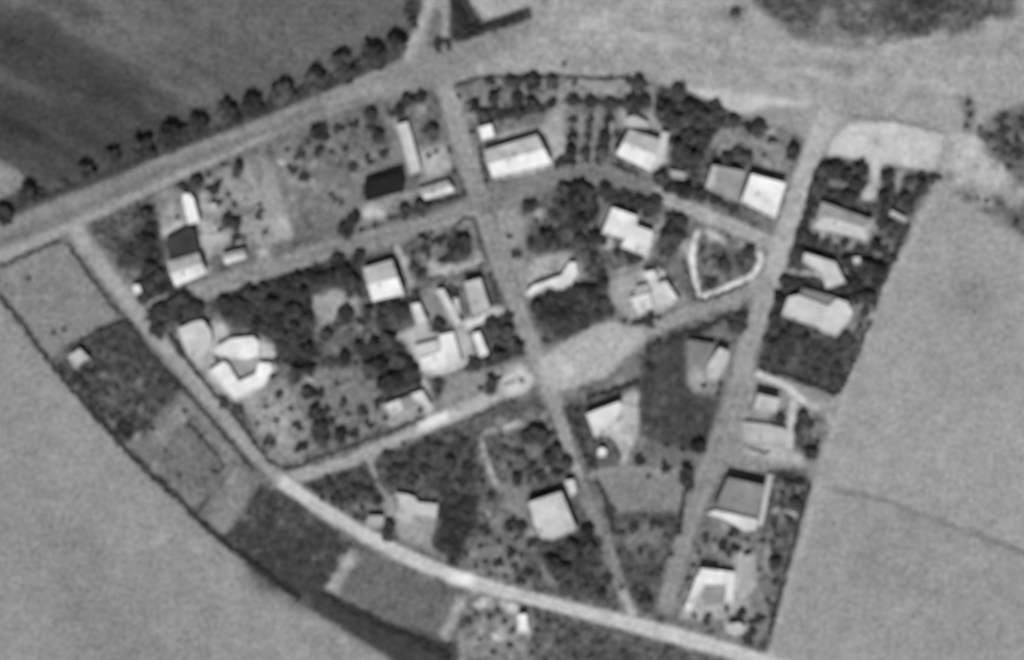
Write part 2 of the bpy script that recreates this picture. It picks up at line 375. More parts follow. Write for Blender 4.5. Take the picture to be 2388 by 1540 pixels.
Pg('1760,862 1850,890 1955,925 1935,1000 1890,1130 1800,1100 1640,1120 1700,960', 140, 4, .15)
Ln('1765,868 1800,884 1836,901 1858,926 1911,953', 13, 196, 2.5); Ln('1852,930 1843,1000 1843,1056', 13, 190, 2.5); Ln('1945,930 1925,1000', 10, 172, 4)
Pg('1865,950 1925,965 1925,1010 1895,1078 1850,1050', 104, 4, .35); Sp(1906,996,11,140,5)
Pg('1800,965 1832,950 1832,992 1800,988', 88, 3); Pg('1735,980 1840,1000 1845,1050 1870,1060 1870,1075 1800,1065 1735,1035', 172, 4)
Pg('1640,1100 1800,1100 1760,1220 1640,1200', 116, 4, .2)
Pg('1800,1090 1880,1095 1893,1135 1835,1350 1785,1520 1740,1500 1770,1240', 98, 3, .4)
Ln('1801,1191 1830,1194 1861,1204', 11, 190, 3)
Pg('1640,1225 1780,1240 1800,1300 1790,1500 1740,1515 1560,1440 1620,1280', 118, 4, .35)
Pg('1580,1440 1610,1400 1660,1410 1700,1440 1640,1450', 160, 6)
Pg('1590,1420 1630,1330 1720,1330 1755,1290 1762,1380 1720,1420 1640,1445 1590,1440', 168, 5, .15)
Pg('1690,1450 1730,1448 1745,1470 1720,1485 1695,1475', 198, 4); Ln('1700,1392 1740,1400',8,180,3); Sp(1770,1390,8,160,4)
# --- block H south west
Pg('0,635 120,567 158,572 272,737 150,815 115,832 0,705 -100,600 -100,680', 133, 3, .15)
Pg('-60,600 0,640 0,700 -60,640', 110, 4)
Pg('130,850 280,750 318,770 350,830 430,900 372,960 332,1022 280,1032 200,950', 80, 3, .4)
Pg('372,965 432,908 525,1080 462,1192 400,1130 318,1038', 114, 3, .2); Sp(375,1016,20,142,7); Pg('395,960 420,945 440,980 410,1000',146,5); Sp(320,1018,9,152,4)
Ln('425,925 470,970 540,1065', 18, 132, 4)
Pg('467,1190 540,1082 602,1112 600,1150 570,1205 520,1260', 130, 4, .15)
Pg('602,1132 662,1150 822,1270 752,1372 700,1402 520,1252 572,1200', 72, 4, .3); Sp(640,1330,50,60,22)
for k in range(12): Ln([(590 + k * 14, 1150 + k * 9), (545 + k * 14, 1250 + k * 11)], 5, 72 + random.choice([-9, 12, 8]), 4)
Pg('842,1300 1080,1390 1022,1492 900,1442 790,1378', 106, 4, .15); Ln('765,1378 900,1440 1015,1492', 9, 128, 4)
Ln('824,1288 800,1335 770,1378', 24, 142, 5); Ln('1078,1392 1055,1445 1030,1500', 24, 148, 5)
Pg('740,1382 900,1442 1062,1502 1075,1600 940,1600 920,1540 830,1480 700,1402', 66, 4, .2)
Pg('1080,1402 1200,1402 1500,1480 1740,1540 1740,1640 1060,1640 1060,1500', 98, 3, .4)
Pg('1060,1480 1110,1440 1240,1440 1240,1560 1060,1560', 128, 6, .5); Ln('1115,1500 1130,1462', 8, 165, 3); Sp(1160,1484,14,172,5,9)
Pg('1105,1408 1120,1392 1146,1396 1140,1412 1120,1421', 190, 3); Pg('1165,1405 1210,1410 1205,1430 1180,1425', 200, 4)
Pg('1320,1450 1480,1490 1500,1560 1320,1560',90,8)

# ------------------------------------------------------------------ roads and tracks (tone + a sheet each)
ROADS = [
 ('road', '172,528 205,580 265,660 330,740 400,830 470,910 540,990 600,1065 655,1118', [44,42,40,40,34,32,32,32,34], 156),
 ('road', '655,1118 740,1180 850,1246 950,1300 1070,1348 1200,1386 1350,1424 1500,1462 1650,1502 1790,1545 1900,1580', [32,32,34,34,36,32,32,38,38,34,34], 194),
 ('street', '1034,190 1060,262 1090,372 1112,450 1132,520 1165,620 1200,700 1235,790 1270,880 1298,955', [48,50,50,46,42,40,40,40,42,38], 146),
 ('track', '1298,955 1328,1050 1350,1112', [26,24,26], 152),
 ('track', '1350,1112 1372,1170 1412,1260 1440,1345 1470,1430', [26,30,30,26,24], 128),
 ('street', '345,716 430,690 520,662 640,622 760,588 880,556 1000,522 1110,484', [30,44,50,50,50,50,44,48], 139),
 ('street', '1110,480 1180,455 1250,430 1330,402 1390,398 1450,415 1520,448', [52,56,52,48,46,46,42], 123),
 ('street', '1520,448 1620,492 1720,532 1820,578', [36,34,34,36], 160),
 ('road', '1938,255 1905,330 1872,420 1842,520 1812,605 1795,670', [58,52,50,50,50,50], 170),
 ('road', '1795,670 1752,790 1722,900', [50,50,50], 155),
 ('road', '1722,900 1682,1020 1640,1130 1602,1240 1572,1340 1550,1425', [52,56,50,42,42,44], 140),
 ('track', '680,1112 800,1082 900,1036 1000,990 1100,945 1180,910 1250,880', [34,30,30,32,40,34,26], 160),
 ('street', '1470,785 1520,765 1600,733 1700,697 1795,655', [44,34,34,36,40], 146),
]
for nm, s, w, g in ROADS:
    p = pts(s); L, R = strip(p, w)
    tone(chaikin(L, False, 1) + chaikin(R, False, 1)[::-1], g, 3.2, .08)
for nm, s, w, g in ROADS:
    p = pts(s)
    for f, d in ((-.22, 15), (.24, 13), (0.0, -9), (.42, -8)):
        q = [((a[0] * (.5 + f) + b[0] * (.5 - f)), (a[1] * (.5 + f) + b[1] * (.5 - f))) for a, b in zip(*strip(p, w))]
        for i in range(len(q) - 1):
            if random.random() < .8: Ln([q[i], q[i + 1]], 4.5, g + d * random.uniform(.5, 1.5), 2.5)
PLAZA = '1252,835 1330,790 1390,757 1430,746 1478,764 1510,780 1500,806 1452,838 1432,868 1400,884 1335,906 1295,918 1265,885'
Pg(PLAZA, 174, 4, .08); Sp(1325,863,15,206,7); Sp(1303,838,9,192,5)
Pg('1163,890 1190,870 1220,856 1241,880 1236,906 1210,922 1182,924', 200, 4); Sp(1216,888,7,136,3); Ln('1174,899 1202,889',6,112,2.5); Ln('1140,880 1220,850',8,164,3)
Pg('1103,1410 1118,1394 1148,1396 1142,1414 1120,1423', 196, 3); Pg('1162,1402 1212,1410 1206,1432 1180,1426', 206, 4); Pg('1060,1400 1082,1402 1110,1430 1100,1440', 120, 5)
Pg('1205,1425 1232,1425 1238,1480 1206,1480', 190, 5); Sp(1165,1482,16,178,6,9); Sp(1120,1466,12,165,5,9)
Ln('826,1290 800,1335 770,1380', 23, 158, 3, sm=0); Ln('1080,1392 1056,1445 1028,1502', 23, 160, 3, sm=0); Ln('770,1384 900,1444 1022,1496', 9, 140, 3)
Pg('505,1240 620,1310 760,1380 900,1444 1062,1504 1075,1600 1010,1600 925,1542 820,1481 725,1421 640,1361 540,1285', 64, 5, .2)
Ln('1765,868 1800,884 1836,901 1858,926 1911,953', 14, 206, 2.5); Ln('1852,930 1844,1000 1843,1056', 14, 202, 2.5); Ln('1748,925 1738,955 1733,985', 8, 172, 3); Ln('1740,952 1748,935 1752,960',5,112,2.5); Pg('1735,1040 1800,1048 1845,1050 1878,1075 1860,1085 1800,1070 1735,1060', 176, 5)
Pg('1036,1148 1112,1158 1110,1194 1092,1244 1064,1324 1044,1324 1048,1292 1010,1276 1024,1206', 54, 2.5, .27)
Ln('1627,538 1613,593 1617,640 1630,686 1640,692 1706,667 1755,644 1776,608 1770,584', 13, 226, 2, sm=0); Ln('1646,538 1691,563', 12, 215, 2.5)
for a_ in ((150,868,232,1000),(180,852,262,990),(212,905,300,1030)): Ln([(a_[0] + 60, a_[1] - 30), (a_[2] + 60, a_[3] - 30)], 4, 112, 3)
Ln('205,850 330,835', 5, 105, 3); Ln('215,930 330,890 400,870', 5, 110, 3); Ln('250,985 380,920', 5, 104, 3); Pg('225,925 262,920 270,950 235,955', 104, 6)
Ln('376,975 440,1050 470,1110 455,1170', 5, 134, 3); Ln('330,1045 400,1125 452,1182', 5, 136, 3); Ln('480,1175 560,1090', 5, 150, 3); Ln('505,1215 580,1130', 5, 148, 3); Ln('470,1195 545,1085', 6, 100, 3)
for a_ in ('392,470 415,530', '468,470 486,500', '560,440 580,520', '530,420 560,480', '578,400 612,470', '600,560 585,520', '445,440 500,425'): Ln(a_, 7, 170, 3)
Ln('645,385 660,450 693,550', 6, 112, 3); Ln('625,508 675,498', 5, 128, 3)
for a_ in ('1900,545 1985,575', '2030,520 2050,545', '1960,600 1975,640', '1985,700 2020,720', '1800,1080 1870,1090', '1790,1250 1785,1330', '1880,940 1940,950', '1660,1310 1640,1325', '1750,1380 1735,1440', '1985,555 1995,590', '1800,700 1830,690'): Ln(a_, 9, 168, 4)
Pg('1715,1290 1755,1285 1765,1330 1760,1385 1720,1420 1715,1370', 172, 6); Pg('1650,1412 1700,1408 1720,1425 1690,1440 1650,1435', 178, 5)
Pg('905,1030 1000,985 1100,945 1160,915 1165,935 1050,985 1000,1005', 184, 4)
Pg('975,985 1015,966 1048,960 1040,982 1000,1002 980,1000', 238, 4)
Sp(892,1256,18,216,7,9); Sp(1075,1350,30,240,8,13); Sp(1040,1338,20,215,8,9)
Ln('1030,205 1042,260 1056,330', 9, 160, 3); Ln('1048,208 1078,300 1108,400', 8, 162, 3); Ln('1450,1380 1480,1440',16,180,5)
Ln('172,528 205,580 265,660 330,740', 12, 166, 4)
Ln('2185,455 2150,500 2110,600 2040,710 1965,925 1905,1150 1845,1350 1795,1530', 12, 170, 4)
Ln('430,700 520,680 640,645', 8, 150, 4); Ln('700,600 900,545', 10, 128, 5)
Ln('1905,280 1895,330 1860,420', 14, 184, 5)
def scat(poly, n, r0, r1, d, onlym=None):
    P_ = pts(poly); xs = [p[0] for p in P_]; ys = [p[1] for p in P_]; k = 0
    while k < n:
        x, y = random.uniform(min(xs), max(xs)), random.uniform(min(ys), max(ys))
        w = W(x, y); j, i = int((w[1] - Y0) / CS), int((w[0] - X0) / CS)
        k += 1 if onlym is not None else 0
        if onlym is not None and (M[j, i] < onlym or T[j, i] > 150): continue
        c = False
        for q in range(len(P_)):
            (xa, ya), (xb, yb) = P_[q], P_[(q + 1) % len(P_)]
            if (ya > y) != (yb > y) and x < (xb - xa) * (y - ya) / (yb - ya) + xa: c = not c
        if not c: continue
        if onlym is None: k += 1
        r = random.uniform(r0, r1); Sp(x, y, r, float(np.clip(T[j, i] + random.choice(d), 50, 205)), r * .4, r * random.uniform(.5, 1.2))
scat('-10,690 300,1060 700,1400 1000,1545 1780,1545 1960,920 2180,420 1900,260 1500,180 1050,190 360,448 0,620', 2600, 4, 11, (-26, -18, 20, 30, 38), .22)
scat('1720,-10 1850,85 2050,118 2210,95 2310,70 2380,-10', 80, 8, 24, (-12, 12, 18, 22))
scat('2260,330 2330,255 2390,240 2390,450 2330,420', 60, 5, 13, (-22, -14, 22, 34))
scat('2210,330 2300,340 2380,440 2390,545 2260,475 2200,450', 60, 5, 12, (-24, 16, 22, -14))
scat('1250,20 1700,0 1850,110 2200,100 2380,60 2380,230 2250,300 1900,240 1500,180 1060,180', 130, 6, 20, (-9, 9, 7, -7))
scat('0,0 950,0 940,100 0,480', 50, 6, 16, (-6, 6))
scat('0,700 300,1070 900,1530 0,1530', 90, 8, 30, (-5, 6)); scat('2180,480 2380,560 2380,1530 1800,1530 1960,930', 70, 8, 30, (-4, 4))
for k in range(70):                                   # worn scatter on open ground
    x, y = rng.random() * 2388, rng.random() * 1540
    Sp(x, y, 4 + rng.random() * 5, float(np.clip(T[int((W(x, y)[1] - Y0) / CS), int((W(x, y)[0] - X0) / CS)] + rng.choice([-14, 13]), 55, 200)), 3)
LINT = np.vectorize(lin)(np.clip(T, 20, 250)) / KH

def sample(A, x, y):
    fx = np.clip((np.asarray(x) - X0) / CS - .5, 0, NX - 1.001); fy = np.clip((np.asarray(y) - Y0) / CS - .5, 0, NY - 1.001)
    i = fx.astype(int); j = fy.astype(int); u = fx - i; v = fy - j
    return (A[j, i] * (1 - u) * (1 - v) + A[j, i + 1] * u * (1 - v) + A[j + 1, i] * (1 - u) * v + A[j + 1, i + 1] * u * v)
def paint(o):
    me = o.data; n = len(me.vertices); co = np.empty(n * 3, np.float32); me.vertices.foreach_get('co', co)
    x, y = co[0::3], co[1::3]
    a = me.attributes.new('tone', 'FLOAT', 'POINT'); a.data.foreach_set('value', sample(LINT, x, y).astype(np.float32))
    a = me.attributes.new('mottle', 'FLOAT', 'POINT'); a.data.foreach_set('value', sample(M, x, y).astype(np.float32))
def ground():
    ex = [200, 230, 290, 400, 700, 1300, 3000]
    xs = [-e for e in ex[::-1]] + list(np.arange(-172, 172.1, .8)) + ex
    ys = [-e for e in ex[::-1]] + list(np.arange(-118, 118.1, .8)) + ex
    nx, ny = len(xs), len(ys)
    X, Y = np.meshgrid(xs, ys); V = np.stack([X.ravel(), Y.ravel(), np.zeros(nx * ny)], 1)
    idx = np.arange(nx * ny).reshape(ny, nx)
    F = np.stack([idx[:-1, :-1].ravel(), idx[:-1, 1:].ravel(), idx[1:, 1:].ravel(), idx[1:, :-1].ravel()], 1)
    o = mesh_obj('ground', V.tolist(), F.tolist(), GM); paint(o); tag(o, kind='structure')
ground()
ZC = [0.01]
def sheet(name, s, sm=0):
    p = [W(*q) for q in (chaikin(pts(s), True, sm) if sm else pts(s))]
    p = ccw(p); z = ZC[0]; ZC[0] += 0.004
    bm = bmesh.new(); f = bm.faces.new([bm.verts.new((x, y, z)) for x, y in p])
    for ax in (0, 1):
        lo = min(q[ax] for q in p); hi = max(q[ax] for q in p); c = math.ceil(lo)
        while c < hi:
            co = (c + .0137, 0, 0) if ax == 0 else (0, c + .0137, 0); no = (1, 0, 0) if ax == 0 else (0, 1, 0)
            bmesh.ops.bisect_plane(bm, geom=bm.verts[:] + bm.edges[:] + bm.faces[:], plane_co=co, plane_no=no, dist=1e-5); c += 1.0
    me = bpy.data.meshes.new(name); bm.to_mesh(me); bm.free(); me.materials.append(GM)
    o = bpy.data.objects.new(name, me); COL.objects.link(o); paint(o); tag(o, kind='structure'); return o
def road_sheet(name, s, w):
    p = pts(s); p2, w2 = [], []
    for i in range(len(p) - 1):
        n = max(1, int(math.dist(p[i], p[i + 1]) / 7)); 
        wa = w[i] if isinstance(w, list) else w; wb = w[i + 1] if isinstance(w, list) else w
        for k in range(n):
            t = k / n; p2.append((p[i][0] * (1 - t) + p[i + 1][0] * t, p[i][1] * (1 - t) + p[i + 1][1] * t)); w2.append(wa * (1 - t) + wb * t)
    p2.append(p[-1]); w2.append(w[-1] if isinstance(w, list) else w)
    for _ in range(6):
        p2 = [p2[0]] + [((p2[i - 1][0] + p2[i][0] * 2 + p2[i + 1][0]) / 4, (p2[i - 1][1] + p2[i][1] * 2 + p2[i + 1][1]) / 4) for i in range(1, len(p2) - 1)] + [p2[-1]]
    L, R = strip(p2, w2); z = ZC[0]; ZC[0] += 0.004; K = 8; V, F = [], []
    for a, b in zip(L, R):
        for k in range(K + 1):
            t = k / K; x, y = W(a[0] * (1 - t) + b[0] * t, a[1] * (1 - t) + b[1] * t); V.append((x, y, z))
    for i in range(len(L) - 1):
        for k in range(K):
            q = i * (K + 1) + k; F.append((q, q + 1, q + K + 2, q + K + 1))
    o = mesh_obj(name, V, F, GM); paint(o); tag(o, kind='structure')
SHEETS = [
 ('field', '-120,-60 960,-60 950,95 700,205 400,330 0,495 -120,545'),
 ('field', '-120,560 0,700 130,862 300,1062 480,1242 700,1402 900,1522 940,1600 -120,1600'),
 ('field', '2200,465 2388,555 2480,600 2480,1600 1785,1600 1800,1530 1855,1300 1960,925 2050,710 2120,570 2160,500'),
 ('waste_ground', '1055,100 1245,42 1270,-50 2450,-50 2450,560 2230,440 2205,310 2080,282 1980,284 1890,250 1720,262 1600,205 1480,178 1140,176 1060,190'),
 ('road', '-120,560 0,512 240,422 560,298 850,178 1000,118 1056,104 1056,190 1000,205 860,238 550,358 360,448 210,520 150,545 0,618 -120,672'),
 ('garden_plot', '217,527 356,457 380,560 404,690 334,702 300,640'), ('garden_plot', '362,457 600,370 640,385 690,550 480,602 400,690'),
 ('garden_plot', '652,352 850,262 930,270 985,460 700,590'), ('garden_plot', '1060,208 1140,186 1300,184 1306,240 1320,300 1140,320'),
 ('garden_plot', '1312,188 1480,190 1520,240 1435,385 1312,395'), ('garden_plot', '1532,208 1720,270 1840,310 1830,425 1740,480 1560,425'),
 ('garden_plot', '1158,482 1330,426 1400,430 1540,475 1500,600 1240,690'), ('garden_plot', '1240,690 1400,640 1420,740 1272,805'),
 ('garden_plot', '1625,540 1690,560 1768,590 1775,610 1750,645 1650,685 1632,680 1615,600'),
 ('garden_plot', '505,716 700,645 840,606 850,740 650,850'), ('garden_plot', '975,540 1095,512 1130,600 1035,645 985,640'),
 ('garden_plot', '566,940 690,870 860,850 890,930 900,985 662,1088'), ('garden_plot', '712,1130 860,1082 895,1155 850,1225'),
 ('garden_plot', '880,1062 1110,992 1160,1120 1050,1140 900,1150'), ('garden_plot', '1132,1012 1270,960 1320,1080 1320,1115 1170,1130'),
 ('garden_plot', '1036,1146 1112,1158 1066,1322 1010,1274'), ('garden_plot', '1115,1200 1240,1265 1400,1250 1440,1400 1220,1370 1070,1325'),
 ('crop_plot', '1497,870 1503,812 1590,772 1602,870 1622,922 1690,930 1645,1052 1502,1022'), ('crop_plot', '1388,1095 1598,1090 1570,1290 1522,1422 1452,1402'),
 ('paved_yard', '1940,330 1976,288 2080,284 2203,315 2176,398 2040,380 1930,362'), ('garden_plot', '1912,370 2020,390 2180,410 2110,560 1850,560'),
 ('garden_plot', '1792,745 1910,790 1990,790 1952,918 1770,862'), ('garden_plot', '1642,1228 1780,1242 1790,1500 1562,1440'),
 ('crop_plot', '0,640 120,570 158,575 270,736 150,814 115,830 0,705'), ('garden_plot', '132,850 280,752 350,830 428,900 332,1020 200,950'),
 ('crop_plot', '372,965 432,910 522,1080 462,1190 320,1040'), ('crop_plot', '467,1190 540,1084 602,1112 570,1205 520,1258'),
 ('crop_plot', '602,1132 662,1152 820,1272 752,1370 700,1400 520,1250'), ('crop_plot', '842,1302 1078,1392 1022,1490 790,1378'),
 ('garden_plot', '1082,1404 1200,1404 1740,1545 1740,1600 1060,1600 1060,1500'),
 ('plaza', PLAZA),
]
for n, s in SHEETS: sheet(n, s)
for nm, s, w, g in ROADS: road_sheet(nm, s, w)
for nm, s, w in [('path', '1626,538 1614,593 1619,643 1631,683 1651,686 1706,665 1751,643 1774,608 1771,586', 12), ('path', '1646,538 1691,563', 11), ('path', '1765,868 1800,884 1836,901 1858,926 1911,953', 13),
                 ('path', '1852,930 1843,1000 1843,1056', 13), ('path', '860,1072 875,1110 893,1150', 9), ('path', '1117,1016 1128,1050 1150,1116', 12),
                 ('path', '1551,498 1535,545 1510,600', 8), ('path', '1832,633 1900,638 1925,650', 12), ('track', '1000,-40 985,50 950,140', 24), ('track', '1038,-40 1043,60 1038,95', 17),
                 ('track', '2185,455 2150,500 2110,600 2040,710 1965,925 1905,1150 1845,1350 1795,1530', 12)]:
    road_sheet(nm, s, w)

# ------------------------------------------------------------------ buildings
FOOT = []                                            # footprints, so that plants keep out
def box(cx, cy, z0, z1, ux, uy, lx, ly):             # box with axes (ux,uy) length lx, and its normal length ly
    vx, vy = -uy, ux
    p = [(cx + ux * lx / 2 * a + vx * ly / 2 * b, cy + uy * lx / 2 * a + vy * ly / 2 * b) for a, b in ((-1, -1), (1, -1), (1, 1), (-1, 1))]
    return prism(p, z0, z1)
def building(label, s, kind, g, h=3.4, rise=None, cat='house', name='house', extra=None, chim=1, group=None, axis='ew', wall=205, eave=0.35, openings=True):
    P0 = pts(s); P = [W(x, y, h) for x, y in P0]
    flip = area(P) < 0
    C = (sum(p[0] for p in P) / len(P), sum(p[1] for p in P) / len(P))
    FOOT.append([W(*q) for q in P0])
    root = bpy.data.objects.new(name, None); COL.objects.link(root); root.location = (C[0], C[1], 0)
    root.empty_display_size = 1; tag(root, label, cat, group)
    Q = ccw([(p[0] - C[0], p[1] - C[1]) for p in P])
    wallp = inset(Q, eave if kind != 'flat' else 0.12)
    RM = plain_mat('roofing', g if kind == 'flat' else g * .93, 0.09, 0.9, kind != 'flat'); WM = plain_mat('plaster', wall)
    v, f = prism(wallp, 0.0, h - (0.002 if kind != 'flat' else 0.25)); mesh_obj('wall', v, f, WM, root)
    if kind == 'flat':
        v, f = prism(Q, h - 0.248, h); roof = mesh_obj('roof', v, f, RM, root)
        I = inset(Q, 0.28); n = len(Q)
        V = [(x, y, h + .003) for x, y in Q] + [(x, y, h + .003) for x, y in I] + [(x, y, h + .35) for x, y in Q] + [(x, y, h + .35) for x, y in I]
        F = []
        for i in range(n):
            j = (i + 1) % n
            F += [(i, j, 2 * n + j, 2 * n + i), (n + j, n + i, 3 * n + i, 3 * n + j), (2 * n + i, 2 * n + j, 3 * n + j, 3 * n + i), (j, i, n + i, n + j)]
        mesh_obj('parapet', V, F, plain_mat('roofing', min(245, g + 8), 0.05), root)
        top = lambda x, y: h
    else:
        a, b, c, d = [(p[0] - C[0], p[1] - C[1]) for p in P]       # NW NE SE SW
        if axis == 'ns': a, b, c, d = b, c, d, a
        e = lambda p, q, t: (p[0] * (1 - t) + q[0] * t, p[1] * (1 - t) + q[1] * t)
        m1, m2 = e(a, d, .5), e(b, c, .5)
        rise = rise if rise is not None else 0.24 * math.dist(a, d)
        k = .28 * min(1.0, math.dist(a, d) / math.dist(m1, m2)) if kind == 'hip' else 0.0
        r1, r2 = e(m1, m2, k), e(m1, m2, 1 - k)
        V = [(*a, h), (*b, h), (*c, h), (*d, h), (*r1, h + rise), (*r2, h + rise)]
        V += [(x, y, h - .14) for x, y, z in V[:4]]
        F = [(3, 2, 5, 4), (1, 0, 4, 5), (0, 3, 4), (2, 1, 5), (6, 7, 8, 9), (0, 1, 7, 6), (1, 2, 8, 7), (2, 3, 9, 8), (3, 0, 6, 9)]
        if flip: F = [q[::-1] for q in F]
        roof = mesh_obj('roof', V, F, RM, root)
        dx, dy = r2[0] - r1[0], r2[1] - r1[1]; l = math.hypot(dx, dy)
        v, f = box((r1[0] + r2[0]) / 2, (r1[1] + r2[1]) / 2, h + rise - .02, h + rise + .09, dx / l, dy / l, l, .28)
        mesh_obj('ridge_cap', v, f, plain_mat('roofing', max(60, g - 12), 0.05), root)
    for q in range(chim):
        n = len(Q); a0, b0 = Q[q % n], Q[(q + 2) % n]; t = .36 + .2 * q
        cx, cy = a0[0] * (1 - t) + b0[0] * t, a0[1] * (1 - t) + b0[1] * t
        v, f = box(cx, cy, h - .1, h + (rise or 0) + .75, 1, 0, .55, .55)
        o = mesh_obj('chimney', v, f, CHIM, roof)
    for ex in (extra or []):                          # (part name, plan polygon, grey, height)
        pn, ps, pg, ph = ex
        q = ccw([(lambda w: (w[0] - C[0], w[1] - C[1]))(W(x, y, ph)) for x, y in pts(ps)])
        FOOT.append([W(*w) for w in pts(ps)])
        v, f = prism(q, 0, ph); mesh_obj(pn, v, f, plain_mat('roofing', pg, 0.07), root)
    # openings
    n = len(wallp); did = False
    if openings:
        best = sorted(range(n), key=lambda i: wallp[i][1] + wallp[(i + 1) % n][1])
        for i in best[:3]:
            a, b = wallp[i], wallp[(i + 1) % n]; l = math.dist(a, b)
            if l < 3.2: continue
            ux, uy = (b[0] - a[0]) / l, (b[1] - a[1]) / l; nx, ny = uy, -ux
            k = max(1, int(l / 3.2))
            for j in range(k):
                t = (j + .5) / k; cx, cy = a[0] + (b[0] - a[0]) * t + nx * .02, a[1] + (b[1] - a[1]) * t + ny * .02
                if not did and j == k // 2:
                    v, f = box(cx, cy, 0.02, 2.1, ux, uy, 1.0, .1); mesh_obj('door', v, f, DOORM, root); did = True
                else:
                    v, f = box(cx, cy, 0.95, 2.15, ux, uy, 1.1, .1); w_ = mesh_obj('window', v, f, GLASS, root)
    return root
B = building
# north west block
B('long white roof with rounded end, in the garden under the tree row', '425,462 431,453 441,452 451,462 467,520 439,524', 'flat', 242, 3.2, cat='building', name='outbuilding', chim=0)
B('dark flat-roofed building just behind the white house at the street bend', '386,562 441,532 456,542 463,588 396,603', 'flat', 66, 2.8, cat='building', name='outbuilding', chim=0, wall=110)
B('white gabled house in front of the dark flat roof, left end of the curved street', '388,611 463,590 482,638 409,669', 'gable', 236, 3.2)
B('small white oblong roof beside the street, right of the pale drive', '517,593 570,580 574,603 526,617', 'gable', 216, 2.8, cat='building', name='outbuilding', chim=0)
B('tiny square white hut at the corner of the dark garden', '307,668 324,663 331,682 314,689', 'flat', 238, 2.4, cat='hut', name='hut', chim=0, openings=False)
B('small pale hut among the bushes right of the long rounded roof', '489,476 503,474 505,490 492,492', 'flat', 206, 2.2, cat='hut', name='hut', chim=0, openings=False)
B('black shadow-painted barn roof in the open garden of scattered trees', '846,431 937,403 943,446 852,471', 'flat', 36, 4.2, cat='barn', name='barn', chim=0, wall=90)  # near-black roof colour stands in for a deep cast shadow
B('narrow pale roof running up and down beside the wide street junction', '924,292 951,284 983,400 958,408', 'flat', 202, 2.3, cat='building', name='long_building', chim=0)
B('white roof by the crossroads, set along the hedge', '974,442 1044,420 1061,446 992,467', 'gable', 226, 2.3)
# north block
B('small square white building behind the long white gabled roof', '1114,298 1146,290 1154,320 1124,328', 'flat', 244, 3.0, cat='building', name='outbuilding', chim=0)
B('largest white gabled house, broad roof above the curved street', '1128,352 1252,315 1287,381 1148,414', 'gable', 243, 3.6, chim=2)
B('white gabled house beside the orchard rows, side wing on its right', '1467,302 1540,326 1518,400 1437,361', 'gable', 236, 3.6, extra=[('side_wing', '1543,306 1560,312 1549,372 1530,392 1522,392', 208, 2.8), ('low_wing_or_fill', '1460,274 1482,270 1513,286 1511,299 1464,296', 192, 2.5)])
B('small pale shed in the dark shrubs left of the gray square house', '1562,396 1600,404 1597,420 1568,417', 'flat', 172, 2.4, cat='shed', name='shed', chim=0, openings=False)
B('square gray-roofed house with a pale strip down its left edge', '1661,385 1739,400 1721,473 1644,438', 'flat', 158, 3.8, extra=[('lit_slope_strip', '1661,386 1675,389 1660,443 1645,437', 196, 4.18)])  # pale strip paints the sunlit west slope onto the flat roof
B('square bright white flat roof at the corner of the right-hand road', '1752,406 1833,428 1808,511 1728,470', 'flat', 238, 4.2)
# centre block
B('white stepped house behind the hedge, right of the big tree clump', '1427,484 1488,505 1484,526 1524,541 1508,600 1447,576 1457,558 1403,545', 'flat', 230, 3.2, chim=2)
B('bent pale roof with an upturned end, above the dark shrubbery', '1226,684 1242,667 1309,643 1327,612 1343,612 1347,642 1328,671 1300,680 1281,668 1237,693', 'flat', 226, 2.2, cat='building', name='long_building', chim=0)
B('low pale block, lower left of the yard above the plaza', '1469,696 1516,683 1521,720 1489,735', 'flat', 226, 2.1, extra=[('terrace_or_fill', '1476,692 1484,668 1513,662 1516,681', 176, 1.9)])  # low fill added on the north side to hide the block's cast shadow
B('small bright square outbuilding at the top of that yard above the plaza', '1502,636 1526,630 1534,652 1512,660', 'flat', 226, 2.1, cat='building', name='outbuilding', chim=0)
B('slanting pale roof at the right edge of the yard above the plaza', '1533,662 1553,655 1582,697 1562,708', 'flat', 216, 2.1, cat='building', name='outbuilding', chim=0)
# centre left block
B('pale flat roof tucked under the big tree clump at the road bend', '415,768 450,751 472,747 492,772 495,802 476,828 457,849 435,826', 'flat', 212, 2.3)
B('white horseshoe-shaped house with a gray middle, by the left road', '485,867 521,843 534,852 556,890 596,872 604,846 632,848 634,866 612,903 547,935', 'flat', 236, 2.0, chim=0, extra=[('north_wing', '503,823 505,808 538,790 590,785 604,798 603,829 574,840 545,836 528,832', 234, 2.3), ('low_court', '537,848 545,838 574,842 600,832 601,848 592,868 558,885', 156, 0.5)])
B('white gabled house with a straight street-side shadow, below the curved street', '846,626 914,606 943,688 869,703', 'gable', 240, 3.8, chim=1)
B('short white bar-shaped roof directly right of the round tree clump', '957,711 978,706 997,752 973,760', 'flat', 218, 2.8, cat='building', name='outbuilding', chim=0)
B('long thin pale roof slanting down to the white courtyard building', '1017,678 1034,673 1078,756 1061,765', 'flat', 206, 2.8, cat='building', name='long_building', chim=0)
B('tiny pale shed between the long thin roof and the gray-white house', '1055,697 1069,694 1076,732 1063,735', 'flat', 188, 2.4, cat='shed', name='shed', chim=0, openings=False)
B('gray-white oblong house with black shadow above, by the central street', '1081,660 1121,649 1144,724 1102,738', 'flat', 192, 3.8)
B('large white angular building in the middle courtyard, above the bright track', '1023,783 1057,774 1079,848 1030,866 985,866 977,838 1028,820', 'flat', 230, 2.0, extra=[('low_wing_or_fill', '968,806 1021,792 1027,818 976,836', 194, 1.85)])  # notch filled with an added low block so no shadow falls there
B('narrow bright white bar roof left of the dark corner garden', '1101,780 1118,773 1139,826 1120,835', 'flat', 238, 2.8, cat='building', name='outbuilding', chim=0)
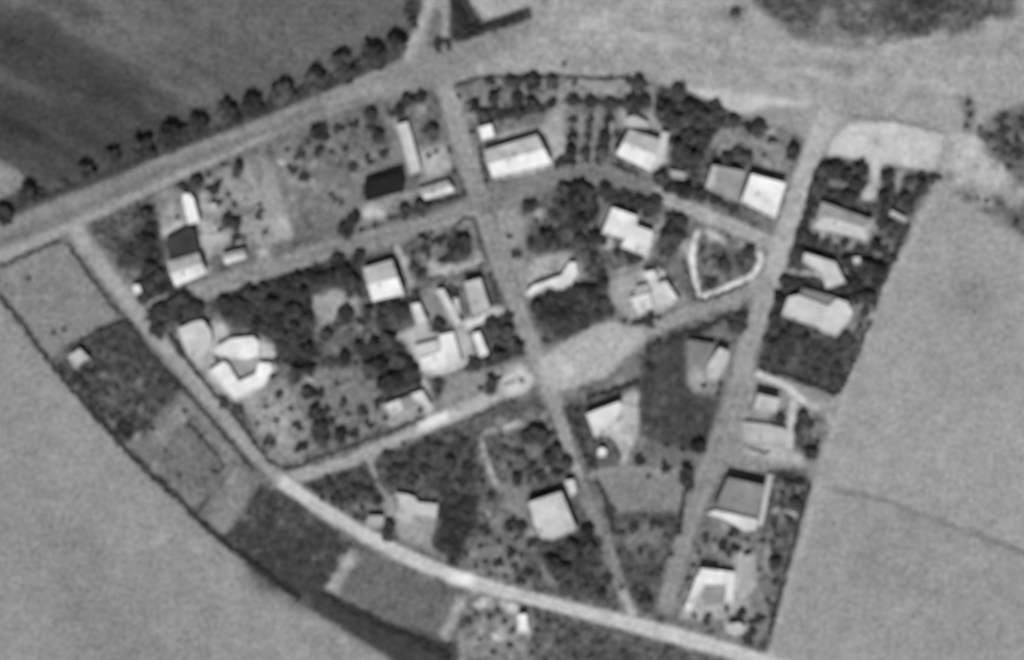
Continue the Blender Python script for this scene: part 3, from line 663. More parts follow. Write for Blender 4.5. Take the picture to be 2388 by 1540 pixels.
B('pale square roof at the left end of the house near the bright track', '894,946 932,931 941,958 913,970', 'flat', 218, 2.2, extra=[('low_wing_or_fill', '933,932 956,923 972,946 942,957', 152, 2.6)])
B('angled pale roof beside the white path near the bright track', '957,920 985,911 1008,948 1001,966 983,942 966,938', 'flat', 214, 2.2, cat='building', name='outbuilding', chim=0)
# south centre
B('large pale tilted square roof below the central shrubbery', '1232,1172 1309,1147 1345,1236 1289,1260 1262,1256 1246,1226', 'flat', 202, 4.0)
B('little white roof at the upper right corner of the large tilted roof', '1317,1122 1339,1118 1345,1148 1331,1160', 'flat', 214, 2.8, cat='building', name='outbuilding', chim=0)
B('angular pale house left of the dark plot, near the lower road', '922,1150 948,1153 968,1160 974,1172 1021,1176 1017,1211 966,1204 946,1226 921,1206 931,1180', 'flat', 196, 1.9)
B('small pale annex roof left of the round tree near the lower road', '860,1202 896,1204 892,1228 872,1236 850,1226', 'flat', 180, 2.1, cat='building', name='outbuilding', chim=0)
B('bright white angular house below the plaza, behind a hedge', '1366,966 1446,936 1450,953 1432,984 1413,1010 1388,1022', 'flat', 220, 3.6)
B('small white round tank in the hedged corner garden', ' '.join('%.1f,%.1f' % (1404 + 11 * math.cos(a * math.pi / 6), 1056 + 12 * math.sin(a * math.pi / 6)) for a in range(12)), 'flat', 232, 2.6, cat='tank', name='water_tank', chim=0, openings=False)
B('pale narrow roof beside the right-hand road above the dark crop plot', '1677,811 1702,821 1694,853 1668,892 1649,882 1651,851', 'flat', 198, 3.8, extra=[('gray_or_shaded_roof', '1607,792 1668,803 1655,858 1602,852', 132, 3.0)])
# east column
B('white and gray gabled house, uppermost house of the right-hand column', '1916,470 2035,514 2022,560 1896,530', 'hip', 208, 3.4)
B('bent pale house, second house down the right-hand column', '1876,590 1948,612 1972,660 1928,674 1915,638 1871,611', 'flat', 208, 3.6)
B('tiny pale hut among trees right of the bent pale house', '1988,601 2005,600 2008,616 1992,618', 'flat', 198, 2.4, cat='hut', name='hut', chim=0, openings=False)
B('thin pale shed at the field edge of the right-hand column', '2078,490 2116,510 2110,521 2074,502', 'flat', 190, 2.4, cat='shed', name='shed', chim=0, openings=False)
B('wide irregular pale house above the dark hedged garden on the right', '1838,693 1862,688 1931,715 1951,697 1976,704 1988,730 1978,752 1950,786 1924,778 1905,764 1860,750 1822,736', 'flat', 204, 3.0, chim=2, extra=[('gray_or_shaded_roof', '1863,686 1872,672 1946,692 1952,696 1931,713', 128, 2.7)])  # gray part paints the shaded north slope of the roof
B('pale house with a curved black shadow above, below the hedged garden', '1766,918 1819,931 1808,967 1757,956', 'flat', 192, 4.3)
B('low pale building under that curved-shadow house, beside the white path', '1735,984 1790,990 1836,1002 1832,1044 1735,1034', 'flat', 186, 1.4, openings=False)
B('gray-roofed house framed by white terraces on two sides', '1697,1114 1786,1134 1766,1206 1668,1184', 'flat', 142, 4.3, extra=[('terrace_or_fill', '1790,1106 1803,1108 1779,1226 1767,1226', 198, 1.6), ('terrace_or_fill', '1646,1198 1668,1190 1766,1212 1764,1236 1738,1240 1690,1212', 222, 1.2)])
B('white house with a gray court, lowest house of the right-hand column', '1632,1325 1714,1335 1708,1408 1690,1408 1694,1366 1640,1368 1608,1428 1594,1424', 'flat', 232, 2.2, extra=[('upper_storey', '1634,1326 1676,1331 1672,1352 1628,1347', 230, 4.2), ('gray_court', '1642,1372 1692,1368 1688,1408 1640,1414', 150, 1.0), ('side_wing', '1734,1296 1752,1294 1752,1370 1734,1378', 172, 2.6)])
B('small pale shed near the bottom of the right-hand column', '1698,1456 1726,1452 1738,1468 1716,1480', 'flat', 204, 2.6, cat='shed', name='shed', chim=0, openings=False)
# south west
B('lone pale shed at the top of the dark left-hand garden', '158,832 186,813 211,838 193,845 175,862', 'flat', 190, 2.8, cat='shed', name='shed', chim=0)
B('tall white hut just under the bright lower road', '1208,1434 1228,1432 1232,1474 1210,1474', 'flat', 230, 3.0, cat='hut', name='hut', chim=0)

# ------------------------------------------------------------------ foliage
def leaf_cloud(clumps, per, leaf, flat=.6):
    V, F, A = [], [], []
    for (cx, cy, cz, cr, sh) in clumps:
        d = rng.normal(size=(per, 3)); d /= np.linalg.norm(d, axis=1)[:, None]
        rr = cr * rng.random(per) ** .4
        P_ = d * rr[:, None] * np.array([1, 1, .75]) + np.array([cx, cy, cz])
        for q in range(per):
            n = d[q] + rng.normal(size=3) * .5 + np.array([0, 0, flat]); n /= np.linalg.norm(n)
            t = np.cross(n, rng.normal(size=3)); t /= np.linalg.norm(t); b = np.cross(n, t)
            s = leaf * (.7 + .6 * rng.random()); k = len(V)
            for u, w in ((-1, -.8), (1, -.6), (.8, 1), (-.9, .7)): V.append(tuple(P_[q] + t * u * s + b * w * s))
            F.append((k, k + 1, k + 2, k + 3)); A += [sh * (.85 + .3 * rng.random())] * 4
    return V, F, A
def leaf_mesh(name, V, F, A, mat):
    me = bpy.data.meshes.new(name); me.from_pydata(V, [], F); me.materials.append(mat)
    a = me.attributes.new('clump', 'FLOAT', 'POINT'); a.data.foreach_set('value', A); me.update(); return me
def crown(seed):
    r_ = random.Random(seed); cl = []
    ex, ey = r_.uniform(.85, 1.1), r_.uniform(.85, 1.1)
    for _ in range(17):
        a = r_.uniform(0, 6.283); q = math.sqrt(r_.random()) * .72
        z = 1.15 + (1 - q * q) * .55 * r_.uniform(.3, 1.1)
        cl.append((math.cos(a) * q * ex, math.sin(a) * q * ey, z, r_.uniform(.26, .42), r_.choice([.6, .8, 1.0, 1.0, 1.25, 1.5])))
    cl.append((0, 0, 1.1, .6, .7))
    return leaf_mesh('crown', *leaf_cloud(cl, 38, .12), LEAF)
def bush_mesh(seed):
    r_ = random.Random(seed); cl = []
    for _ in range(9):
        a = r_.uniform(0, 6.283); q = math.sqrt(r_.random()) * .65
        cl.append((math.cos(a) * q, math.sin(a) * q, .35 + (1 - q) * .5 * r_.random(), r_.uniform(.28, .45), r_.choice([.7, .9, 1.1, 1.3])))
    return leaf_mesh('bush', *leaf_cloud(cl, 26, .13), LEAF)
def trunk_mesh(seed):
    r_ = random.Random(seed); V, F = [], []
    def limb(p, q, r0, r1):
        k = len(V); p = Vector(p); q = Vector(q); d = (q - p).normalized(); t = d.orthogonal().normalized(); b = d.cross(t)
        for c, r in ((p, r0), (q, r1)):
            for i in range(6):
                a = i * math.pi / 3; V.append(tuple(c + t * math.cos(a) * r + b * math.sin(a) * r))
        for i in range(6): F.append((k + i, k + (i + 1) % 6, k + 6 + (i + 1) % 6, k + 6 + i))
    limb((0, 0, 0), (.03, .02, .75), .1, .07)
    for i in range(4):
        a = i * 1.6 + r_.random(); limb((.03, .02, .7), (math.cos(a) * .5, math.sin(a) * .5, 1.25), .055, .02)
    me = bpy.data.meshes.new('trunk'); me.from_pydata(V, [], F); me.materials.append(BARK); me.update(); return me
CR = [crown(s) for s in range(7)]; BS = [bush_mesh(s) for s in range(5)]; TK = [trunk_mesh(s) for s in range(3)]
ORD = 'first second third fourth fifth sixth seventh eighth ninth tenth eleventh twelfth thirteenth fourteenth fifteenth sixteenth seventeenth eighteenth nineteenth twentieth'.split()
def ordn(i, n):
    if n == 1: return 'only'
    if i == 0: return 'leftmost'
    if i == n - 1: return 'rightmost'
    return (ORD[i] if i < 20 else 'twenty-' + ORD[i - 20])
PQ = []                                              # (x, y, r, place, group)
def plants(place, group, s, size=1.0):
    for x, y, r in pts(s): PQ.append((x, y, r * size, place, group))
MINR = 15.0  # smaller crowns are named bushes, small garden trees among them
def build_plants():
    tr = sorted([q for q in PQ if q[2] >= MINR], key=lambda q: -q[2]); bu = sorted([q for q in PQ if q[2] < MINR], key=lambda q: -q[2])
    if len(tr) > 298: bu = sorted(tr[298:] + bu, key=lambda q: -q[2]); tr = tr[:298]
    rest = bu[298:]; bu = bu[:298]
    for kind, lst in (('tree', tr), ('bush', bu)):
        for place in sorted({q[3] for q in lst}):
            sel = sorted([q for q in lst if q[3] == place])
            for i, (x, y, r, _, group) in enumerate(sel):
                R = r / U * (1.05 if kind == 'tree' else 1.2)
                wx, wy = W(x, y); wy -= R * .10
                sz = ('broad dark' if r >= 22 else 'medium dark' if r >= 17 else 'small round') if kind == 'tree' else ('rounded' if r >= 13 else 'little' if r >= 11 else 'tiny')
                o_ = ordn(i, len(sel))
                lab = '%s %s, %s %s' % (sz, kind, 'the only one' if o_ == 'only' else o_ if o_ in ('leftmost', 'rightmost') else o_ + ' from left', place)
                assert len(lab.split()) <= 16, lab
                if kind == 'tree':
                    root = bpy.data.objects.new('tree', None); COL.objects.link(root); root.location = (wx, wy, 0)
                    hz = R * random.uniform(.68, .85)
                    c = bpy.data.objects.new('crown', random.choice(CR)); t = bpy.data.objects.new('trunk', random.choice(TK))
                    for o, ss in ((c, R), (t, R)):
                        COL.objects.link(o); o.parent = root; o.scale = (ss * random.uniform(.95, 1.08), ss * random.uniform(.95, 1.08), hz); o.rotation_euler.z = random.uniform(0, 6.28)
                    t.scale = (R * .8, R * .8, hz)
                else:
                    root = bpy.data.objects.new('bush', random.choice(BS)); COL.objects.link(root); root.location = (wx, wy, 0)
                    root.scale = (R * random.uniform(.9, 1.1), R * random.uniform(.9, 1.1), R * random.uniform(.7, 1.0)); root.rotation_euler.z = random.uniform(0, 6.28)
                tag(root, lab, kind, group if kind == 'tree' else group + ', bushes')
    cl = []
    for x, y, r, _, _ in rest:
        wx, wy = W(x, y); R = r / U
        for k in range(5):
            a = random.uniform(0, 6.283); q = R * .5 * random.random()
            cl.append((wx + math.cos(a) * q, wy + math.sin(a) * q, R * .45, R * .5, random.choice([.8, 1.0, 1.2])))
    if cl:
        o = bpy.data.objects.new('small_bushes', leaf_mesh('small_bushes', *leaf_cloud(cl, 22, .16), LEAF)); COL.objects.link(o)
        tag(o, 'smallest bushes scattered through all the gardens', 'bushes', kind='stuff')
    print('plants', len(tr), len(bu), len(rest))
PL = plants
PL('in the long row above the main road', 'trees in a row along the main road',
   '10,503,21 68,458,25 95,452,13 150,432,14 202,404,22 262,366,20 268,382,14 333,346,27 352,362,15 400,318,28 388,340,15 438,310,15 463,295,24 530,262,25 552,278,15 587,248,25 612,250,14 662,224,27 640,243,17 734,190,28 708,212,14 760,200,14 799,158,27 812,180,18 782,186,15 866,134,28 842,158,15 884,148,18 925,104,26 908,126,18 938,92,14 955,20,14 962,55,13 1022,105,14 1040,104,13', 1.03)
PL('in the gardens behind the long rounded roof', 'garden plants in the upper left block',
   '425,438,13 457,430,17 485,408,11 502,445,15 516,473,11 557,392,17 548,405,12 547,478,11 530,518,15 550,524,15 515,535,11 550,558,13 573,557,9 520,385,9 412,508,11 607,500,13 620,543,10 532,455,9 484,440,9 512,425,10 440,443,9 536,495,9 605,478,8')
PL('in the dark garden at the upper left street corner', 'plants in the corner garden',
   '340,500,15 352,530,14 345,560,16 355,590,14 330,585,13 300,600,14 285,605,11 350,620,15 370,645,15 350,665,16 375,672,14 395,672,12 335,695,15 345,640,13 325,560,11 302,575,10 360,560,11')
PL('in the open garden around the black barn', 'scattered orchard trees around the barn',
   '670,350,10 702,360,13 744,352,14 772,357,11 737,312,18 750,298,14 758,318,12 792,304,14 825,288,13 808,348,11 865,272,16 870,292,14 882,320,15 899,360,12 862,372,12 682,393,12 710,413,14 824,390,12 782,465,11 772,455,9 795,470,9 690,372,9 720,335,10')
PL('between the barn plot and the curved street', 'street-side trees below the barn',
   '827,513,17 807,538,18 842,538,9 874,528,11 910,513,11 942,498,16 985,487,20 925,508,11 960,495,12')
PL('near the narrow pale roof by the junction', 'plants near the junction',
   '982,228,15 950,238,16 932,262,15 965,232,13 1007,312,18 915,268,11 1060,400,10 1000,365,9 1018,357,9 1048,350,8')
PL('in the dotted garden at the top centre', 'plants in the top centre garden',
   '1142,192,13 1107,250,15 1070,225,8 1150,230,16 1155,258,14 1180,265,13 1127,272,15 1100,310,11 1190,192,15 1203,190,14 1241,197,20 1228,190,13 1287,195,16 1206,235,16 1241,247,18 1286,240,13 1206,266,16 1224,260,14 1262,252,12 1170,272,12 1165,205,8 1265,215,8 1090,240,9')
PL('along the strip above the orchard rows', 'plants on the strip above the orchard',
   '1340,195,11 1334,238,15 1376,240,15 1421,245,15 1400,238,10 1355,238,10 1448,244,12 1474,247,22 1504,237,15 1489,200,18 1466,184,12 1503,197,11 1316,150,9 1400,184,8 1424,182,8')
PL('in the regular orchard rows beside the gabled house', 'orchard rows',
   '1336,282,12 1334,300,9 1334,318,13 1331,338,9 1331,356,16 1376,278,12 1373,300,10 1369,322,12 1367,340,9 1366,356,13 1419,262,10 1419,281,13 1415,302,10 1409,322,15 1406,340,12 1404,356,15 1444,322,13 1440,340,9 1311,374,13 1331,378,12 1301,384,12 1400,375,12 1365,376,10')
PL('in the thicket right of the orchard', 'trees in the thicket above the gray square house',
   '1581,217,18 1551,270,26 1574,287,18 1539,250,16 1565,248,15 1604,250,17 1624,254,15 1642,262,14 1666,250,15 1669,280,22 1624,277,22 1598,280,16 1654,305,20 1639,332,20 1606,315,18 1586,347,20 1614,367,20 1584,370,18 1566,330,12 1620,300,14 1630,350,14')
PL('on the pale ground above the two square roofs', 'trees above the two square roofs',
   '1711,285,15 1766,307,20 1741,300,14 1719,355,14 1691,372,15 1706,366,12 1739,372,17 1781,362,9 1801,330,12 1848,357,18 1785,300,11 1726,390,11 1694,296,9 1665,385,9')
PL('around the shed left of the gray square house', 'bushes around the small shed',
   '1539,418,17 1556,436,14 1594,446,20 1575,440,15 1606,380,20 1585,383,15 1639,456,15 1669,470,14 1711,488,14 1690,480,11 1629,433,11 1650,390,9 1620,452,13 1616,410,10')
PL('in the big clump below the curved street', 'trees in the big central clump',
   '1314,445,18 1349,443,22 1330,460,18 1344,473,26 1369,455,18 1379,498,16 1344,513,24 1324,496,20 1289,500,13 1354,528,14 1314,528,13 1375,475,15 1366,518,13 1234,483,16')
PL('in the belt behind the white stepped house', 'trees behind the stepped house',
   '1409,445,16 1434,458,14 1459,452,14 1464,475,13 1489,473,16 1508,478,14 1526,478,20 1509,496,14 1420,462,12 1445,470,11 1478,488,9')
PL('right of the white stepped house', 'dark trees beside the stepped house',
   '1564,558,26 1581,520,18 1599,515,14 1569,533,20 1561,583,16 1564,499,13 1586,548,14 1440,588,12 1470,600,17 1490,600,12 1550,575,14')
PL('in the rough garden left of the stepped house', 'plants in the rough central garden',
   '1187,553,10 1204,593,13 1270,560,22 1295,567,14 1240,562,13 1349,565,16 1384,558,18 1404,563,13 1366,575,12 1300,548,12 1320,575,11 1384,600,12 1400,640,12 1318,625,9 1406,610,9 1370,630,10')
PL('in the shrubbery under the bent pale roof', 'trees in the shrubbery',
   '1306,690,16 1334,682,18 1379,685,18 1406,668,16 1356,682,15 1289,708,22 1314,700,20 1249,718,17 1269,723,15 1294,732,26 1304,746,18 1391,735,13 1356,743,13 1426,730,11 1331,723,13 1279,756,18 1271,794,11 1304,773,14 1361,761,12 1345,705,13 1404,700,12 1265,745,13 1330,755,10')
PL('between the pale yard and the plaza', 'bushes above the plaza', '1514,738,13 1494,748,12 1514,753,12 1456,751,9 1475,752,9 1535,740,10')
PL('inside the five-sided path', 'plants inside the five-sided path', '1746,593,16 1684,615,15 1651,660,14 1639,580,11 1700,628,11 1715,600,9 1665,600,9 1672,650,9 1690,590,8 1728,620,9')
PL('in the clump at the left road bend', 'trees in the clump at the bend',
   '362,738,22 390,723,22 425,710,24 457,723,20 410,736,20 480,742,12 370,766,24 440,735,13 487,755,11')
PL('in the big grove under the curved street', 'trees in the big grove',
   '787,608,15 837,600,15 802,638,18 822,660,18 818,682,13 772,643,16 742,653,18 722,645,15 690,653,16 702,685,17 672,685,17 717,745,16 630,705,17 642,745,17 657,666,15 612,680,17 622,728,15 685,723,18 667,748,15 582,683,18 522,708,17 557,711,18 582,723,18 537,733,13 575,748,15 600,700,15 650,712,15 715,712,14 740,632,13 600,745,14')
PL('between the big grove and the horseshoe house', 'trees below the big grove',
   '595,766,15 642,771,20 659,813,18 677,788,15 612,761,14 685,761,15 634,871,12 650,840,12 700,800,12 665,845,11')
PL('around the road side of the horseshoe house', 'bushes around the horseshoe house', '460,871,9 515,938,13 532,941,9 560,956,13 412,806,12 424,822,12 402,790,11 505,838,9 545,948,9')
PL('in the round clump below the gabled house', 'trees below the gabled house',
   '890,732,18 910,720,22 935,730,20 920,748,20 895,752,16 857,733,15 804,740,21 815,728,13 790,750,12 964,690,14 950,700,10 845,750,12')
PL('in the hedged corner garden by the crossroads', 'trees in the hedged corner garden',
   '1074,548,14 1079,568,18 1072,593,20 1087,580,14 1032,560,14 1032,603,12 987,553,13 992,578,14 962,590,11 1054,598,14 1010,565,10 967,623,13 982,635,12 1005,545,9 1045,575,10 1000,600,9')
PL('in the yards along the central street', 'trees in the central street yards',
   '1022,761,16 1037,751,11 1142,756,14 1159,833,18 1107,853,20 1142,843,16 1209,813,17 1147,748,14 1187,735,12 1157,761,14 1184,771,15 1180,830,12 1090,860,11 1057,680,13 1052,668,11 1200,790,11 1165,790,10 1180,800,9')
PL('in the tree mass left of the courtyard building', 'trees left of the courtyard building',
   '874,806,18 837,811,16 867,863,22 892,853,17 909,893,22 934,841,16 957,868,20 947,848,16 892,896,17 904,796,20 929,885,17 972,888,13 929,818,14 855,830,13 880,830,14 905,825,13 940,895,12')
PL('in the middle orchard garden', 'trees in the middle orchard',
   '762,783,16 717,818,18 769,841,12 804,838,16 724,863,16 689,873,22 717,918,16 742,913,14 784,896,10 799,938,12 847,958,14 862,988,12 814,968,9 732,963,18 757,956,14 772,986,12 744,1003,20 752,1026,18 792,1018,17 824,1008,12 704,848,12 754,846,11 785,845,10 830,850,9')
PL('in the pale lawn above the bottom road corner', 'trees on the pale lawn', '649,916,12 677,953,10 692,996,12 644,981,9 629,1031,14 702,1043,14 620,950,8 600,990,8')
PL('near the house by the bright track', 'plants near the bright track', '979,958,11 882,941,13 900,978,11 1019,893,14 1024,912,10 1144,901,18 1122,906,11 1216,888,6 1165,880,9')
PL('in the dark garden above the lower pale house', 'plants in the lower dark garden',
   '905,1060,13 930,1085,14 960,1060,13 990,1095,14 1020,1040,14 1050,1080,15 1080,1030,13 1090,1090,14 1040,1120,13 960,1120,14 915,1120,12 995,1030,12 1075,1120,12 1000,1065,10 1060,1010,11 940,1035,10 1100,1050,10 880,1090,10 1125,1125,10')
PL('in the wedge garden beside the lower road', 'plants in the wedge garden',
   '740,1140,13 770,1125,12 800,1110,13 780,1160,14 830,1130,14 860,1140,14 820,1165,12 845,1185,11 750,1165,11 880,1165,13 830,1205,10 760,1110,9 800,1185,9')
PL('in the shrubbery left of the narrow track', 'plants left of the narrow track',
   '1251,1011,22 1231,1021,18 1279,1073,18 1299,1053,15 1321,1080,15 1204,1116,15 1266,1023,16 1169,1016,9 1180,1050,12 1215,1060,13 1240,1090,14 1260,1110,14 1190,1085,11 1290,1010,11 1300,1100,13 1160,1070,9 1235,1118,11 1145,1060,9')
PL('near the pale angular house and dark plot', 'plants near the dark plot',
   '907,1234,16 904,1251,14 1055,1160,13 1080,1170,14 1060,1195,13 1090,1200,12 1045,1225,13 1075,1235,12 1035,1265,12 1060,1280,12 1055,1310,11 1030,1185,10 925,1165,9')
PL('in the thin garden above the bright lower road', 'plants above the lower road',
   '1134,1236,13 1189,1226,14 1187,1289,14 1164,1314,13 1132,1311,9 1089,1294,10 1162,1264,11 1117,1231,9 1147,1156,13 1221,1229,13 1204,1214,13 1120,1275,9 1215,1300,11 1145,1340,9 1199,1324,12 1231,1334,12 1214,1358,12 1110,1320,9 1180,1345,9 1205,1255,11')
PL('in the dark shrubs below the tilted square roof', 'shrubs below the tilted roof',
   '1239,1266,13 1274,1270,11 1291,1314,20 1319,1329,16 1369,1244,18 1374,1279,20 1354,1309,18 1334,1279,18 1354,1339,14 1329,1361,13 1261,1341,11 1310,1290,14 1385,1310,13 1380,1345,12 1406,1384,13 1419,1351,12 1300,1350,11 1395,1265,12 1365,1365,11 1270,1300,10')
PL('around the dark crop plot', 'trees around the crop plot',
   '1600,783,14 1620,775,13 1645,765,14 1705,750,14 1728,737,14 1733,763,12 1629,1041,18 1679,898,10 1641,901,11 1674,921,10 1530,800,12 1512,820,11 1515,855,13 1575,790,12 1555,1040,9 1560,800,11 1590,1050,10')
PL('around the striped plots between the two lower tracks', 'trees around the lower plots',
   '1491,1073,14 1554,1086,14 1599,1108,20 1511,1111,9 1604,1130,17 1419,1189,14 1479,1229,13 1529,1226,14 1579,1236,13 1506,1409,17 1509,1389,13 1566,1294,9 1450,1240,10 1550,1245,9 1440,1290,10 1470,1330,10 1520,1340,10 1490,1290,9 1480,1370,11 1450,1370,9 1540,1330,9')
PL('in the uppermost garden of the right-hand column', 'trees in the upper right garden',
   '1911,433,16 1931,448,14 1976,463,18 2006,398,18 1941,398,18 1971,408,15 1955,385,14 1901,472,14 1990,430,15 2010,430,12 1920,400,15 1955,455,12 1925,380,12 2000,452,11')
PL('in the garden corner below the paved yard', 'trees below the paved yard',
   '2068,413,15 2073,437,13 2061,466,18 2111,473,18 2123,423,14 2148,437,16 2181,416,13 2116,488,14 2086,528,16 2106,533,12 2061,523,13 2110,450,12 2090,465,12 2060,493,12 2135,455,12 2075,550,9 2150,412,12')
PL('along the street side of the right-hand column', 'trees along the right-hand road',
   '1873,553,16 1901,560,14 1931,568,13 1966,563,14 1876,525,12 1853,605,14 1863,580,14 1885,500,12 1846,650,14 1831,663,16 1866,660,14 1898,655,12 1891,674,11 1931,685,11 1818,698,16 1806,745,15 1815,720,13 1912,680,9 1950,575,10 1860,540,11 1886,545,10')
PL('between the right-hand houses and the big field', 'trees along the big right field',
   '2043,573,16 2061,580,12 1976,612,16 2001,583,12 2016,628,20 2043,633,20 2081,603,12 1986,668,20 1991,693,18 2018,690,18 2061,623,14 1956,670,14 1991,640,14 2031,705,14 2045,660,13 2065,600,10 2010,660,13 2020,730,13 2005,760,11 1971,781,14 1990,800,12 2040,685,12')
PL('in the hedged garden of the right-hand column', 'trees in the hedged right garden',
   '1806,761,16 1861,761,18 1871,791,18 1931,823,14 1951,851,13 1906,871,13 1803,811,16 1840,778,15 1825,790,15 1845,815,13 1790,840,12 1880,820,12 1910,840,10 1940,880,12 1825,850,11 1790,790,13 1960,820,11 1895,800,10 1870,850,9')
PL('around the middle houses of the right-hand column', 'trees of the middle right houses',
   '1816,976,14 1871,976,15 1861,1001,14 1891,991,13 1891,1058,15 1875,1045,10 1741,985,8 1905,1030,10 1853,1176,15 1841,1129,14 1861,1124,13 1806,1226,12 1841,1214,13 1825,1150,12 1870,1150,10 1815,1115,11 1820,1180,9 1690,1160,9')
PL('around the lowest houses of the right-hand column', 'trees of the lowest right houses',
   '1706,1241,13 1686,1271,14 1714,1281,13 1644,1254,13 1619,1319,10 1604,1351,12 1619,1436,10 1651,1444,13 1694,1419,12 1729,1429,13 1761,1444,14 1756,1476,14 1744,1494,14 1806,1314,15 1818,1306,12 1806,1359,12 1665,1260,9 1740,1260,9 1780,1260,10 1800,1270,10 1790,1400,11 1780,1440,11 1770,1330,9 1700,1295,9 1630,1290,9 1815,1250,10')
PL('in the dark garden left of the road', 'trees in the left dark garden',
   '295,761,16 235,771,15 212,863,16 180,884,16 242,856,13 200,903,16 212,931,14 275,906,14 250,921,13 375,933,15 412,906,13 340,988,15 355,1001,13 287,996,18 270,1016,14 295,1021,13 237,958,15 262,976,15 320,946,13 290,791,11 322,868,9 297,888,9 345,896,11 310,800,11 340,860,10 230,890,11 265,780,12 310,980,12 375,890,10 300,940,12', .8)
PL('in the left-hand plots below the road', 'bushes in the left plots', '65,650,10 125,778,9 150,770,8 440,990,9 470,1020,9 430,960,9 385,1050,8 500,1100,9 478,1225,11 420,1110,8')
PL('in the gardens under the bright lower road', 'bushes under the lower road',
   '1095,1450,11 1110,1430,10 1140,1440,11 1175,1450,10 1195,1470,11 1120,1490,9 1190,1505,10 1250,1470,10 1280,1450,10 1300,1500,11 1340,1480,10 1400,1500,11 1380,1525,10 1450,1520,9 1240,1520,10 1150,1520,9 1160,1425,9 1255,1440,9 1310,1460,9')
PL('on the waste ground at the upper right', 'bushes on the waste ground', '2258,240,12 2262,268,11 2252,295,10 1716,32,13 2310,320,12 2340,300,14 2350,340,12 2375,360,13 2300,470,8 2370,515,12 2340,270,10 2285,300,9 2320,350,10 2350,390,10 2380,280,12 2372,325,11')

build_plants()
# ------------------------------------------------------------------ hedges
def hedge(label, s, w, h=1.5, dens=1.0):
    p = chaikin(pts(s), False, 1); c = W(*p[len(p) // 2]); cl = []
    for i in range(len(p) - 1):
        a, b = W(*p[i]), W(*p[i + 1]); l = math.dist(a, b); n = max(1, int(l / .55 * dens))
        ux, uy = (b[0] - a[0]) / l, (b[1] - a[1]) / l
        for k in range(n):
            t = (k + random.random()) / n; ww = w / U
            for q in range(max(1, round(ww / 1.0))):
                o = random.uniform(-.42, .42) * ww
                cl.append((a[0] + (b[0] - a[0]) * t - uy * o - c[0], a[1] + (b[1] - a[1]) * t + ux * o - c[1], h * random.uniform(.35, .78), random.uniform(.35, .55), random.choice([.7, .9, 1.0, 1.3])))
    me = leaf_mesh('hedge', *leaf_cloud(cl, 13, .19), HLEAF)
    o = bpy.data.objects.new('hedge', me); COL.objects.link(o); o.location = (c[0], c[1], 0); tag(o, label, 'hedge')
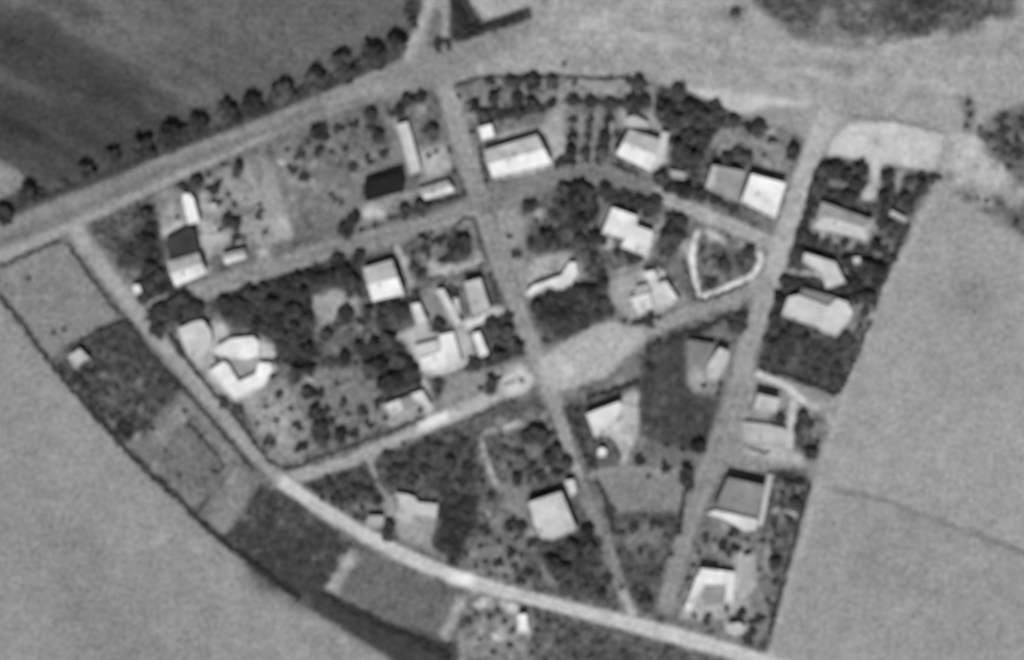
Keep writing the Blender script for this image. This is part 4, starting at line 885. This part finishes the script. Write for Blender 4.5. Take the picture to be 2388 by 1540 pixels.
for lab, s, w, h in [
 ('thick dark hedge running up right from the two tracks at the top', '1060,92 1120,76 1180,55 1236,34', 24, 2.6),
 ('dark tangled growth beside the right one of the two top tracks', '1060,0 1072,40 1095,75 1120,62', 26, 2.2),
 ('thin clipped hedge along the top edge of the village', '1058,202 1100,188 1140,181 1220,179 1300,180 1400,184 1485,184 1512,202', 6, 1.2),
 ('hedge between the strip and the orchard rows', '1312,236 1400,240 1510,246', 9, 1.4),
 ('long hedge under the dotted garden at the top centre', '1112,288 1180,274 1240,262 1290,246', 14, 1.6),
 ('hedge below the white roof at the crossroads', '996,482 1040,469 1086,456', 13, 1.5),
 ('short hedge between that white roof and the wide street', '1072,423 1080,442 1086,458', 11, 1.5),
 ('hedge on the left side of the largest white gabled house', '1118,345 1124,375 1130,400 1136,432', 12, 1.5),
 ('hedge on the street side of the house beside the orchard', '1428,382 1455,398 1490,412', 15, 1.5),
 ('curving hedge between the gray square house and the street', '1545,430 1600,452 1660,468 1720,492', 12, 1.5),
 ('hedge between the five-sided path and the lower street', '1629,703 1680,690 1744,664', 10, 1.3),
 ('short hedge outside the left corner of the five-sided path', '1596,612 1604,640 1614,665 1626,700', 8, 1.3),
 ('hedge around the right of the yard above the plaza', '1500,624 1530,614 1550,624 1566,660 1586,698', 8, 1.3),
 ('looping hedge round the garden at the crossroads', '1056,545 1060,528 1090,508 1108,516 1116,550 1124,585 1136,612', 8, 1.3),
 ('thick short hedge right of the gray-white oblong house', '1142,637 1152,670 1164,708', 16, 1.8),
 ('thin hedge above the long thin pale roof', '987,655 1010,652 1034,648', 8, 1.3),
 ('hedge across the top of the big grove, on the curved street', '500,706 560,682 640,656 720,632 790,608', 12, 1.6),
 ('curved hedge round the bottom corner of the pale lawn', '548,972 597,1040 632,1080 660,1097 697,1091 747,1067 822,1043 872,1023 909,1010', 11, 1.4),
 ('hedge along the left road beside the horseshoe house', '395,780 425,825 470,885 520,945 548,972', 8, 1.3),
 ('hedge from the pale square roof along the bright track', '905,1012 950,992 990,975', 8, 1.2),
 ('dark hedge below the plaza', '1364,932 1420,915 1460,902 1492,890', 15, 1.8),
 ('wide hedge along the right side of the narrow track', '1320,948 1334,985 1350,1022 1368,1060 1382,1100', 20, 1.7),
 ('arched hedge round the white tank', '1384,1034 1404,1022 1424,1028 1440,1052 1446,1076', 9, 1.4),
 ('hedge on the left edge of the lower striped plot', '1390,1120 1411,1164 1422,1200 1432,1240', 15, 1.6),
 ('hedge on the right edge of the lower striped plot', '1597,1144 1590,1190 1580,1250', 12, 1.5),
 ('curved hedge between the gray wing and the road above the crop plot', '1585,790 1620,772 1660,758 1700,735', 12, 1.6),
 ('long hedge down the street side of the right-hand column', '1908,385 1893,440 1880,490 1864,545 1850,600', 13, 1.6),
 ('dark hedge behind the wide irregular house', '1816,655 1850,652 1890,668 1938,686', 13, 1.7),
 ('hedge along the field side of the hedged right garden', '2030,748 2008,800 1985,860 1955,918', 13, 1.7),
 ('dark hedge closing the bottom of the hedged right garden', '1768,862 1800,868 1848,880 1900,902 1950,920', 12, 1.7),
 ('hedge along the field edge beside the tiny pale hut', '2112,520 2090,590 2060,660 2035,730', 10, 1.4),
 ('arched hedge right of the gray house with white terraces', '1811,1100 1845,1108 1878,1128', 10, 1.4),
 ('low curved hedge under the low pale building', '1732,1038 1758,1052 1792,1056', 6, 1.0),
 ('hedge along the field edge of the lowest right gardens', '1888,1130 1868,1200 1845,1290 1820,1380 1795,1480', 11, 1.4),
 ('thin hedge at the top of the far left plot', '-10,628 40,605 90,582 140,562', 8, 1.1),
 ('hedge between the far left plot and the road', '157,572 190,620 235,680 285,742', 10, 1.4),
 ('hedge between the far left plot and the dark garden', '150,818 200,795 250,765 300,745', 11, 1.6),
 ('long dark hedge along the lower left field, upper half', '-5,690 40,742 100,828 200,948 300,1058', 12, 1.6),
 ('long dark hedge along the lower left field, lower half', '300,1058 400,1150 480,1232 600,1325 700,1400', 16, 1.6),
 ('hedge on the left side of the road beside the left plots', '415,896 470,955 530,1025 592,1098', 10, 1.4),
 ('rounded hedge inside the pale left plot', '437,983 475,1030 508,1068 523,1090 508,1108', 7, 1.1),
 ('short hedge ending at the lower left field', '462,1198 475,1180 488,1160', 7, 1.1),
 ('wide dark hedge along the bottom left plot', '745,1388 830,1432 920,1475 1000,1512 1050,1535', 26, 1.7),
 ('hedge above the dark left garden beside the road', '300,752 340,812 380,862 415,896', 9, 1.4),
]:
    hedge(lab, s, w, h)

# ------------------------------------------------------------------ low undergrowth in the gardens
def inside(p, x, y):
    r = False; n = len(p)
    for k in range(n):
        (xa, ya), (xb, yb) = p[k], p[(k + 1) % n]
        if (ya > y) != (yb > y) and x < (xb - xa) * (y - ya) / (yb - ya) + xa: r = not r
    return r
FB = [(min(q[0] for q in f), max(q[0] for q in f), min(q[1] for q in f), max(q[1] for q in f), f) for f in FOOT]
def undergrowth(n):
    cl = []
    while len(cl) < n:
        x = random.uniform(-165, 165); y = random.uniform(-108, 108)
        m = float(sample(M, x, y)); t = float(sample(T, x, y))
        if m < .28 or t > 112 or random.random() > (125 - t) / 60: continue
        if any(a - .6 < x < b + .6 and c - .6 < y < d + .6 and inside(f, x, y) for a, b, c, d, f in FB): continue
        r = random.uniform(.3, .9)
        cl.append((x, y, r * .5, r, random.choice([.5, .7, 1.0, 1.6, 2.6])))
    V, F, A = leaf_cloud(cl, 11, .18)
    o = bpy.data.objects.new('undergrowth', leaf_mesh('undergrowth', V, F, A, HLEAF)); COL.objects.link(o)
    tag(o, 'low weeds and ground cover in the dark gardens', 'undergrowth', kind='stuff')
undergrowth(6500)
